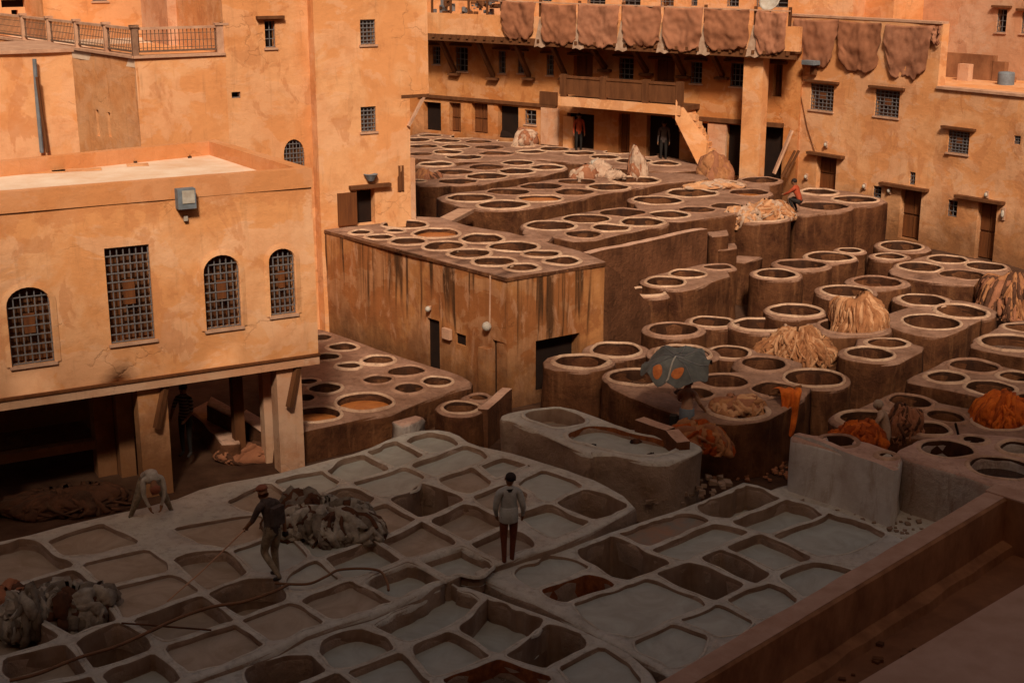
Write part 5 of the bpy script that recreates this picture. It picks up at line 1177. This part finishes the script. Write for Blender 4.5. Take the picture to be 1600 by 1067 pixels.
for i, (x, y, s_, l) in enumerate(((925,700,1,'black scrap of hide in the lime basin near its rim'),(995,690,.8,'thin black hide scrap floating at the back of the lime basin'),(1014,713,1,'dark hide scrap at the front of the lime basin'))):
    q = at(x, y, .36); heap(l, q, .16*s_, .09, .06, .5*i, [M['dark'], M['hided']], 8, 1, .05, .02, seed=40+i, name='hide_scrap', cat='hide scrap')

# ---------------------------------------------------------------- hoses on the lime pits
def hose(label, pts, z, r, mat, name='hose', cat='hose'):
    q = [at(x, y, z) for x, y in pts]; cur = []
    for i in range(len(q)-1):
        p0 = q[max(i-1, 0)]; p1 = q[i]; p2 = q[i+1]; p3 = q[min(i+2, len(q)-1)]
        for k in range(6):
            t = k/6; cur.append(.5*((2*p1)+(-p0+p2)*t+(2*p0-5*p1+4*p2-p3)*t*t+(-p0+3*p1-3*p2+p3)*t**3))
    cur.append(q[-1]); b = MB(); b.tube(cur, r, 6); t = thing(name, label, cat, q[0]); b.build('tube', M[mat], t, smooth=True); return t
M['hosem'] = plain('hose_rubber', (.17,.075,.035), (.11,.05,.025), .5, 4, .1)
hose('orange brown hose crossing the near pits from lower left', [(15,1063),(60,1052),(120,1028),(180,1010),(230,988),(280,965),(330,948),(380,940),(425,925),(452,912)], .19, .028, 'hosem')
hose('looped hose running right from the walking worker', [(430,911),(480,912),(510,900),(530,890),(570,888),(595,893),(605,910),(607,922)], .19, .024, 'hosem')
hose('thin dark rope laid across the left pits', [(190,973),(230,976),(280,980),(330,984)], .18, .016, 'hided', 'rope', 'rope')

# ---------------------------------------------------------------- people
def skinmat(name, c, c2=None, r=.75): 
    if name not in M: M[name] = plain(name, c, c2 or tuple(q*.75 for q in c), r, 9, .2)
    return M[name]
skinmat('skin', (.22,.095,.045)); skinmat('hair', (.025,.015,.012)); skinmat('shoe', (.04,.03,.025))
def person(label, loc, heading, J, colors, rad=None, hair='hair', cap=None, scale=1.0, sleeves=True, extra=None, hood=None):
    """J: joints in metres, x right, y forward, z up. One continuous skinned body; clothing colours follow the limbs."""
    D = dict(pelvis=(0,0,.95), waist=(0,0,1.10), chest=(0,0,1.30), neckb=(0,0,1.45), neck=(0,.01,1.52), headc=(0,.02,1.60), headt=(0,.02,1.68),
             hipL=(-.095,0,.92), hipR=(.095,0,.92), kneeL=(-.10,.02,.50), kneeR=(.10,.02,.50), ankL=(-.10,0,.09), ankR=(.10,0,.09), toeL=(-.12,.17,.04), toeR=(.12,.17,.04),
             shL=(-.18,0,1.41), shR=(.18,0,1.41), elL=(-.23,-.02,1.13), elR=(.23,-.02,1.13), wrL=(-.24,.06,.88), wrR=(.24,.06,.88))
    D.update(J)
    rd = dict(pelvis=.135, waist=.125, chest=.145, neckb=.085, neck=.052, headc=.085, headt=.088, hipL=.098, hipR=.098, kneeL=.062, kneeR=.062, ankL=.042, ankR=.042, toeL=.038, toeR=.038,
              shL=.068, shR=.068, elL=.047, elR=.047, wrL=.030, wrR=.030)
    if rad: rd.update(rad)
    E = [('pelvis','waist','top'),('waist','chest','top'),('chest','neckb','top'),('neckb','neck','skin'),('neck','headc','skin'),('headc','headt','skin'),
         ('pelvis','hipL','leg'),('hipL','kneeL','leg'),('kneeL','ankL','leg'),('ankL','toeL','shoe'),('pelvis','hipR','leg'),('hipR','kneeR','leg'),('kneeR','ankR','leg'),('ankR','toeR','shoe'),
         ('neckb','shL','top'),('shL','elL','top'),('elL','wrL','top' if sleeves else 'skin'),('neckb','shR','top'),('shR','elR','top'),('elR','wrR','top' if sleeves else 'skin')]
    D = {k: Vector(v) for k, v in D.items()}
    for sd_ in 'LR':    # palm, four unequal curled fingers and a thumb
        e, w0 = D['el'+sd_], D['wr'+sd_]; d = (w0-e).normalized(); sx = -1 if sd_ == 'L' else 1
        side = d.cross(Vector((sx, 0, 0))).normalized(); curl = Vector((-sx, 0, 0))
        palm = w0+d*.055; D['pm'+sd_] = palm; rd['pm'+sd_] = .030; E.append(('wr'+sd_, 'pm'+sd_, 'skin'))
        for i, (o, L) in enumerate(((-.03,.055),(-.01,.066),(.01,.062),(.03,.048))):
            a, b_ = 'f%d%s' % (i, sd_), 'g%d%s' % (i, sd_)
            D[a] = palm+d*(.035+L*.3)+side*o; D[b_] = palm+d*(.03+L*.9)+side*o*1.1+curl*.03; rd[a] = .0095; rd[b_] = .008
            E += [('pm'+sd_, a, 'skin'), (a, b_, 'skin')]
        D['th'+sd_] = w0+d*.05+side*-.05+curl*.02; rd['th'+sd_] = .011; E.append(('wr'+sd_, 'th'+sd_, 'skin'))
    keys = list(D); idx = {k: i for i, k in enumerate(keys)}
    me = bpy.data.meshes.new('body'); me.from_pydata([D[k] for k in keys], [(idx[a], idx[b_]) for a, b_, _ in E], [])
    o = bpy.data.objects.new('body', me); COL.objects.link(o)
    sk = o.modifiers.new('s', 'SKIN'); sk.use_smooth_shade = True; ss = o.modifiers.new('u', 'SUBSURF'); ss.levels = 2; ss.render_levels = 2
    for i, k in enumerate(keys): me.skin_vertices[0].data[i].radius = (rd[k], rd[k]*(.82 if k in ('waist','chest','pelvis') else 1)); me.skin_vertices[0].data[i].use_root = (k == 'pelvis')
    dg = bpy.context.evaluated_depsgraph_get(); dg.update()
    nm = bpy.data.meshes.new_from_object(o.evaluated_get(dg)); bpy.data.objects.remove(o); bpy.data.meshes.remove(me)
    nm.name = 'body'; nm.materials.clear(); kinds = ['skin', 'top', 'leg', 'shoe']
    for k in kinds: nm.materials.append(colors[k] if k in colors else M['skin' if k == 'skin' else 'shoe'])
    segs = [(D[a], D[b_], rd[a], rd[b_], kinds.index(kd)) for a, b_, kd in E]
    hem = colors.get('hem', 0)
    for p in nm.polygons:
        c = p.center; best = 9; bi = 0
        for a, b_, r0, r1, kd in segs:
            ab = b_-a; t = max(0, min(1, (c-a).dot(ab)/ab.length_squared)); dd = (c-a-ab*t).length/(r0+(r1-r0)*t)
            if dd < best: best = dd; bi = kd
        if bi == 2 and hem and (c-D['pelvis']).length < hem: bi = 1
        p.material_index = bi; p.use_smooth = True
    root = thing('person', label, 'person', loc); root.rotation_euler = (0, 0, heading); root.scale = (scale,)*3
    body = bpy.data.objects.new('body', nm); COL.objects.link(body); body.parent = root
    hd = (D['headt']-D['headc']).normalized(); hc = D['headc'].lerp(D['headt'], .55)
    qr = Vector((0, 0, 1)).rotation_difference(hd); fwd = qr@Vector((0, 1, 0)); rt = qr@Vector((1, 0, 0))
    def blob(nm_, prof_c, rr, mat, n1=12, n2=8, cut=-1, par=root, off=(0,0,0)):
        b = MB()
        for j in range(n2+1):
            ph = math.pi*j/n2
            for i in range(n1):
                t = 2*math.pi*i/n1; v = Vector((math.sin(ph)*math.cos(t)*rr[0], math.sin(ph)*math.sin(t)*rr[1], max(cut*rr[2], math.cos(ph)*rr[2]))); b.v.append(prof_c+qr@v)
        for j in range(n2):
            for i in range(n1): b.f.append([j*n1+i, (j+1)*n1+i, (j+1)*n1+(i+1)%n1, j*n1+(i+1)%n1]); b.m.append(0)
        return mesh(nm_, b.v, b.f, mat, par, True, local=True)
    if not cap and not hood: blob('hair', hc+hd*.022-fwd*.022, (.098, .105, .095), M[hair], cut=-.55)
    if hood: blob('hood', hc+hd*.0-fwd*.015, (.105, .112, .12), hood, cut=-.6)
    if cap:
        blob('cap', hc+hd*.035, (.108, .115, .085), cap, cut=-.1)
        b = MB(); c0 = hc+hd*.03+fwd*.10
        b.hexa([c0-rt*.07-hd*.006, c0+rt*.07-hd*.006, c0+rt*.05+fwd*.08-hd*.02, c0-rt*.05+fwd*.08-hd*.02, c0-rt*.07+hd*.004, c0+rt*.07+hd*.004, c0+rt*.05+fwd*.08-hd*.01, c0-rt*.05+fwd*.08-hd*.01]); mesh('cap_peak', b.v, b.f, cap, root, local=True)
    # face: nose, eyes, mouth, ears
    b = MB(); b2 = MB()
    n0 = hc+fwd*.088-hd*.015; b.hexa([n0-rt*.014-hd*.02, n0+rt*.014-hd*.02, n0+rt*.010+fwd*.022-hd*.018, n0-rt*.010+fwd*.022-hd*.018, n0-rt*.007+hd*.02, n0+rt*.007+hd*.02, n0+rt*.004+fwd*.008+hd*.018, n0-rt*.004+fwd*.008+hd*.018])
    for s_ in (-1, 1):
        e = hc+rt*s_*.085-hd*.01; b.hexa([e-fwd*.02-hd*.025, e+fwd*.012-hd*.025, e+fwd*.012-hd*.025+rt*s_*.015, e-fwd*.02-hd*.025+rt*s_*.018, e-fwd*.02+hd*.025, e+fwd*.012+hd*.025, e+fwd*.012+hd*.025+rt*s_*.015, e-fwd*.02+hd*.025+rt*s_*.018])
        e = hc+rt*s_*.034+fwd*.083+hd*.008; b2.box(e, (.022, .012, .010))
    b2.box(hc+fwd*.084-hd*.052, (.045, .01, .008))
    mesh('face_features', b.v, b.f, M['skin'], root, local=True); mesh('eyes_and_mouth', b2.v, b2.f, M['hair'], root, local=True)
    if extra: extra(root, D)
    return root
jk = skinmat('jacket_grey', (.33,.31,.28), (.25,.23,.20)); br = skinmat('trousers_brown', (.13,.035,.015)); dk = skinmat('shirt_dark', (.045,.028,.022), (.09,.06,.05)); cm = skinmat('trousers_camo', (.27,.20,.13), (.10,.07,.045))
ts = skinmat('shirt_tan', (.38,.19,.11)); gb = skinmat('apron_grey', (.14,.145,.155)); bj = skinmat('jacket_beige', (.38,.24,.16), (.26,.15,.09)); wl = skinmat('trousers_pale', (.34,.27,.21)); rs = skinmat('shirt_red', (.34,.055,.02)); wh = skinmat('clothes_white', (.40,.34,.27), (.26,.20,.15)); cr = skinmat('cap_red', (.24,.075,.04)); bk_ = skinmat('collar_black', (.02,.015,.012))
def collar(root, D):
    b = MB(); b.lathe((0, 0, 1.44), [(.075,0),(.10,.0),(.098,.05),(.07,.055)], 14); mesh('collar', b.v, b.f, bk_, root, True, local=True)
    b = MB()
    for s_ in (-1, 1): b.hexa([Vector((s_*.185+dx, dy, z_)) for z_ in (1.20, 1.38) for dx, dy in ((-.035,-.10),(.035,-.10),(.035,.0),(-.035,.0))])
    b = MB(); b.lathe((0, -.0, .86), [(.165,0),(.175,.02),(.170,.28),(.150,.29)], 18); mesh('jacket_skirt', [Vector((v.x*.98, v.y*.80, v.z)) for v in b.v], b.f, jk, root, True, local=True)
person('man in a grey jacket with black collar and brown trousers seen from behind', at(795,884,-.02), R(14), dict(elR=(.25,-.06,1.14), wrR=(.27,.06,.93), elL=(-.24,.0,1.14), wrL=(-.20,.12,.95), kneeL=(-.09,.0,.50), kneeR=(.09,.05,.50), ankL=(-.09,-.03,.09), ankR=(.07,.06,.09), headc=(.03,.03,1.61), headt=(.04,.03,1.69), neck=(.01,.02,1.53)), dict(top=jk, leg=br, hem=.0), rad=dict(chest=.165, waist=.155, pelvis=.14, shL=.082, shR=.082, elL=.058, elR=.058), extra=collar, scale=1.02)
def backpack(root, D):
    b = MB(); 
    b.box((0, -.13, 1.24), (.26, .10, .34)); mesh('vest', [Vector((v.x, v.y, v.z)) for v in b.v], b.f, dk, root, local=True)
    w = D['wrR']; b = MB(); b.lathe((w.x, w.y, w.z-.13), [(.02,0),(.06,.03),(.055,.09),(.02,.11)], 10); mesh('glove', b.v, b.f, bk_, root, True, local=True)
    w = D['wrL']; b = MB(); b.tube([Vector((w.x, w.y+.02, w.z-.03)), Vector((w.x-.9, w.y+.15, w.z-.50)), Vector((w.x-1.6, w.y+.3, .12))], .012, 6); mesh('pole', b.v, b.f, M['coping'], root, local=True)
person('man in a red cap, dark shirt and mottled trousers walking over the lime pits', at(430,905,.12), R(55), dict(waist=(0,.03,1.10), chest=(0,.08,1.30), neckb=(0,.12,1.43), neck=(0,.16,1.50), headc=(0,.20,1.57), headt=(0,.22,1.65), shL=(-.18,.12,1.39), shR=(.18,.06,1.39), elL=(-.26,.22,1.14), wrL=(-.24,.40,.97), elR=(.25,-.02,1.12), wrR=(.26,-.04,.86), kneeR=(.09,.08,.50), ankR=(.09,.02,.09), kneeL=(-.09,.16,.51), ankL=(-.09,-.22,.12), toeL=(-.10,-.06,.05), toeR=(.1,.2,.04)), dict(top=dk, leg=cm), cap=cr, sleeves=False, rad=dict(kneeL=.075, kneeR=.075, hipL=.108, hipR=.108), extra=backpack, scale=1.0)
# worker under the umbrella
def waist_bag(root, D):
    b = MB(); b.lathe((0, 0, .62), [(.165,0),(.18,.02),(.165,.42),(.15,.44)], 18); mesh('grey_apron', [Vector((v.x*1.05, v.y*.9, v.z)) for v in b.v], b.f, gb, root, True, local=True)
    b = MB(); b.box((-.30, .0, .72), (.16, .2, .3)); mesh('black_bag', b.v, b.f, bk_, root, local=True)
person('shirtless looking tan clad worker with grey apron under the umbrella', at(1071,706,-.4), R(-15), dict(elR=(.27,.10,1.16), wrR=(.36,.26,.98), elL=(-.2,.18,1.20), wrL=(-.1,.22,1.45), chest=(0,.05,1.3), neckb=(0,.09,1.44), neck=(0,.12,1.5), headc=(0,.15,1.57), headt=(0,.17,1.65)), dict(top=ts, leg=gb), sleeves=False, extra=waist_bag)
person('worker in a beige jacket and pale head covering standing among the lower right vats', at(1381,741,-.45), R(70), dict(waist=(0,.04,1.10), chest=(0,.10,1.28), neckb=(0,.16,1.42), neck=(0,.19,1.48), headc=(0,.23,1.55), headt=(0,.25,1.63), shL=(-.18,.14,1.38), shR=(.18,.14,1.38), elL=(-.23,.26,1.18), wrL=(-.16,.42,1.02), elR=(.23,.24,1.16), wrR=(.18,.42,1.0)), dict(top=bj, leg=wl, hem=.30), hood=skinmat('scarf_pale', (.36,.25,.17)), rad=dict(chest=.16, waist=.155, pelvis=.15))
person('man in a striped shirt standing in the shade under the pillared house', at(293,712,-.6), R(160), dict(elL=(-.25,.10,1.13), wrL=(-.2,.26,1.0), elR=(.25,.1,1.13), wrR=(.2,.26,1.0)), dict(top=skinmat('shirt_stripes', (.22,.19,.16)), leg=bk_), sleeves=False)
# stripes of the shirt: real bands round the torso
pr = [o for o in bpy.data.objects if o.get('label', '').startswith('man in a striped')][0]
m, t, bb = nodes('striped_cloth'); tc = N(t, 'ShaderNodeTexCoord'); sp_ = N(t, 'ShaderNodeSeparateXYZ'); t.links.new(tc.outputs['Object'], sp_.inputs[0])
fr = mathn(t, 'FRACT', mathn(t, 'MULTIPLY', sp_.outputs[2], 13.0)); t.links.new(mix(t, ramp(t, fr, [(.48, 0.), (.52, 1.)]), (.20,.17,.14), (.03,.02,.02)), bb.inputs['Base Color'])
[c for c in pr.children if c.name.startswith('body')][0].data.materials[1] = m
person('bent over worker in pale clothes straddling hides at the left edge of the lime pits', at(238,812,.0), R(205), dict(pelvis=(0,-.12,.84), waist=(0,.04,.98), chest=(0,.22,1.04), neckb=(0,.36,.98), neck=(0,.42,.94), headc=(0,.50,.88), headt=(0,.57,.84), hipL=(-.11,-.12,.82), hipR=(.11,-.12,.82), kneeL=(-.27,.0,.46), kneeR=(.27,.0,.46), ankL=(-.40,-.10,.09), ankR=(.40,-.10,.09), toeL=(-.46,.06,.04), toeR=(.46,.06,.04), shL=(-.18,.34,.98), shR=(.18,.34,.98), elL=(-.20,.42,.70), elR=(.20,.42,.70), wrL=(-.12,.46,.46), wrR=(.12,.46,.46)), dict(top=wh, leg=cm), cap=cr, rad=dict(kneeL=.08, kneeR=.08, chest=.15))
person('crouching worker in a red shirt beside the tall tub of skins', at(1247,333,1.9), R(60), dict(pelvis=(0,-.05,.42), waist=(0,.0,.56), chest=(0,.09,.74), neckb=(0,.14,.88), neck=(0,.17,.95), headc=(0,.2,1.02), headt=(0,.22,1.10), hipL=(-.10,-.03,.40), hipR=(.10,-.03,.40), kneeL=(-.15,.30,.50), kneeR=(.15,.30,.50), ankL=(-.13,.1,.09), ankR=(.13,.1,.09), toeL=(-.14,.26,.04), toeR=(.14,.26,.04), shL=(-.18,.14,.86), shR=(.18,.14,.86), elL=(-.2,.32,.70), elR=(.2,.32,.70), wrL=(-.12,.50,.62), wrR=(.12,.50,.62)), dict(top=rs, leg=bk_))
person('dark clothed man standing in the shade under the balcony', PB.pt(PB.uv(1046,250)[0], 1.95, .5), R(170), dict(), dict(top=dk, leg=bk_))
person('dim figure in a red shirt under the left end of the balcony', PB.pt(PB.uv(912,250)[0], 1.95, .4), R(190), dict(), dict(top=rs, leg=bk_))

# ---------------------------------------------------------------- umbrella with two orange eye shaped prints
c0 = at(1071, 706, -.4); r_ = ray(1056, 557); k_ = (c0.y-.15)/r_.y
hub = Vector((r_.x*k_, r_.y*k_, CAM_H+r_.z*k_)); ax = Vector((-.10, -.30, .95)).normalized()
t = thing('umbrella', 'battered grey umbrella with two orange eye shaped prints over the worker', 'umbrella', hub)
qx = Vector((0,0,1)).rotation_difference(ax)
def up_(r, th_, e=0):
    sag = .27*(r**1.7)*(1+.16*math.cos(8*th_))
    rr = r*(.78-.06*(1-abs(math.cos(4*th_)))); wob = nz(math.cos(th_)*r*2, math.sin(th_)*r*2, 1, 4)*.30*r
    return hub+qx@Vector((rr*math.cos(th_)*1.05, rr*math.sin(th_)*.92, -sag+wob+e))
b = MB(); A_, B_ = 48, 8
for s_ in (0, -.012):
    for j in range(B_+1):
        for i in range(A_): b.v.append(up_(j/B_, 2*math.pi*i/A_, s_))
m_ = A_*(B_+1)
for j in range(B_):
    for i in range(A_):
        a, c_, d_, e_ = j*A_+i, j*A_+(i+1)%A_, (j+1)*A_+(i+1)%A_, (j+1)*A_+i
        b.f += [[a, e_, d_, c_], [m_+a, m_+c_, m_+d_, m_+e_]]; b.m += [0, 0]
b.build('canopy', plain('umbrella_cloth', (.070,.064,.055), (.14,.13,.11), .7, 3, .3), t, smooth=True)
def proj_dir(px_, py_):  # canopy polar coordinates nearest a traced point
    best = None
    r_ = ray(px_, py_).normalized(); o_ = Vector((0, 0, CAM_H))
    for j in range(1, 40):
        for i in range(90):
            p = up_(j/40, 2*math.pi*i/90); d = ((p-o_)-r_*((p-o_).dot(r_))).length
            if best is None or d < best[0]: best = (d, j/40, 2*math.pi*i/90)
    return best[1], best[2]
om = plain('orange_print', (.55,.16,.04), (.35,.08,.02), .7, 9, .1)
for (ex, ey, w1, h1, sl_) in ((1026, 579, .13, .19, -.5), (1059, 583, .19, .12, .1)):
    rr0, t0 = proj_dir(ex, ey); b = MB(); c_l = Vector((rr0*math.cos(t0), rr0*math.sin(t0))); n_ = 20; ring = []
    for k in range(n_):
        a = 2*math.pi*k/n_; u, v = math.cos(a)*w1, math.sin(a)*h1*abs(math.sin(a))**.3; x_ = c_l.x+u*math.cos(sl_)-v*math.sin(sl_); y_ = c_l.y+u*math.sin(sl_)+v*math.cos(sl_)
        r2 = min(.99, math.hypot(x_, y_)); b.v.append(up_(r2, math.atan2(y_, x_), .012))
    r2 = rr0; b.v.append(up_(rr0, t0, .016)); b.f = [[k, (k+1) % n_, n_] for k in range(n_)]; b.m = [0]*n_; b.build('eye_print', om, t)
for k in range(8):
    b = MB(); b.tube([up_(j/6, 2*math.pi*(k+.5)/8, .012) for j in range(7)], .010 if k != 5 else .022, 5); b.build('rib', M['iron'] if k != 5 else M['white'], t)
b = MB(); b.tube([hub+ax*.08, hub-ax*1.15], .012, 6); b.build('shaft', M['iron'], t)
b = MB(); b.tube([hub-ax*1.15, hub-ax*1.22+Vector((.03,0,0)), hub-ax*1.24+Vector((.08,0,0)), hub-ax*1.18+Vector((.1,0,0))], .018, 6); b.build('handle', M['wood'], t)

# orange hide draped over a vat rim, with a stick
p = at(1226, 622, .62); t = thing('orange_hide', 'bright orange wet hide draped over the vat rim on a stick', 'hide', p)
b = MB(); 
n1, n2 = 12, 16
for s_ in (0, 1):
    for j in range(n2+1):
        v = j/n2
        for i in range(n1+1):
            u = i/n1-.5
            wdt = .55*(1-.35*v)+.05*nz(v*5, 2, 1)
            if v < .3: y_ = .35-v*1.9; z_ = .12+.14*math.sin(v/.3*math.pi/2)
            else: y_ = -.22-.03*(v-.3)+.05*math.sin(u*14); z_ = .26-1.45*(v-.3)-.25*abs(u)*(v)
            b.v.append(p+Vector((u*wdt+.05*math.sin(v*4)+.05, y_+nz(u*4, v*4, 1, 5)*.10-(.02 if s_ else 0), z_+nz(u*5, v*3, 1)*.08)))
m_ = (n1+1)*(n2+1)
for j in range(n2):
    for i in range(n1):
        q = j*(n1+1)+i; b.f += [[q, q+n1+1, q+n1+2, q+1], [m_+q, m_+q+1, m_+q+n1+2, m_+q+n1+1]]; b.m += [0, 0]
b.build('skin', M['orangeh'], t, smooth=True)
b = MB(); b.tube([at(1202, 617, .7), at(1252, 603, .85)], .035, 6); b.build('stick', M['wood'], t)
t = thing('stirring_pole', 'dark short pole standing in a vat beside the orange heap', 'pole', at(1502, 690, .5)); b = MB(); b.tube([at(1500, 688, .45), P(1493, 662, 1.0)], .03, 6); b.build('pole', M['dark'], t)
bpy.context.view_layer.update()
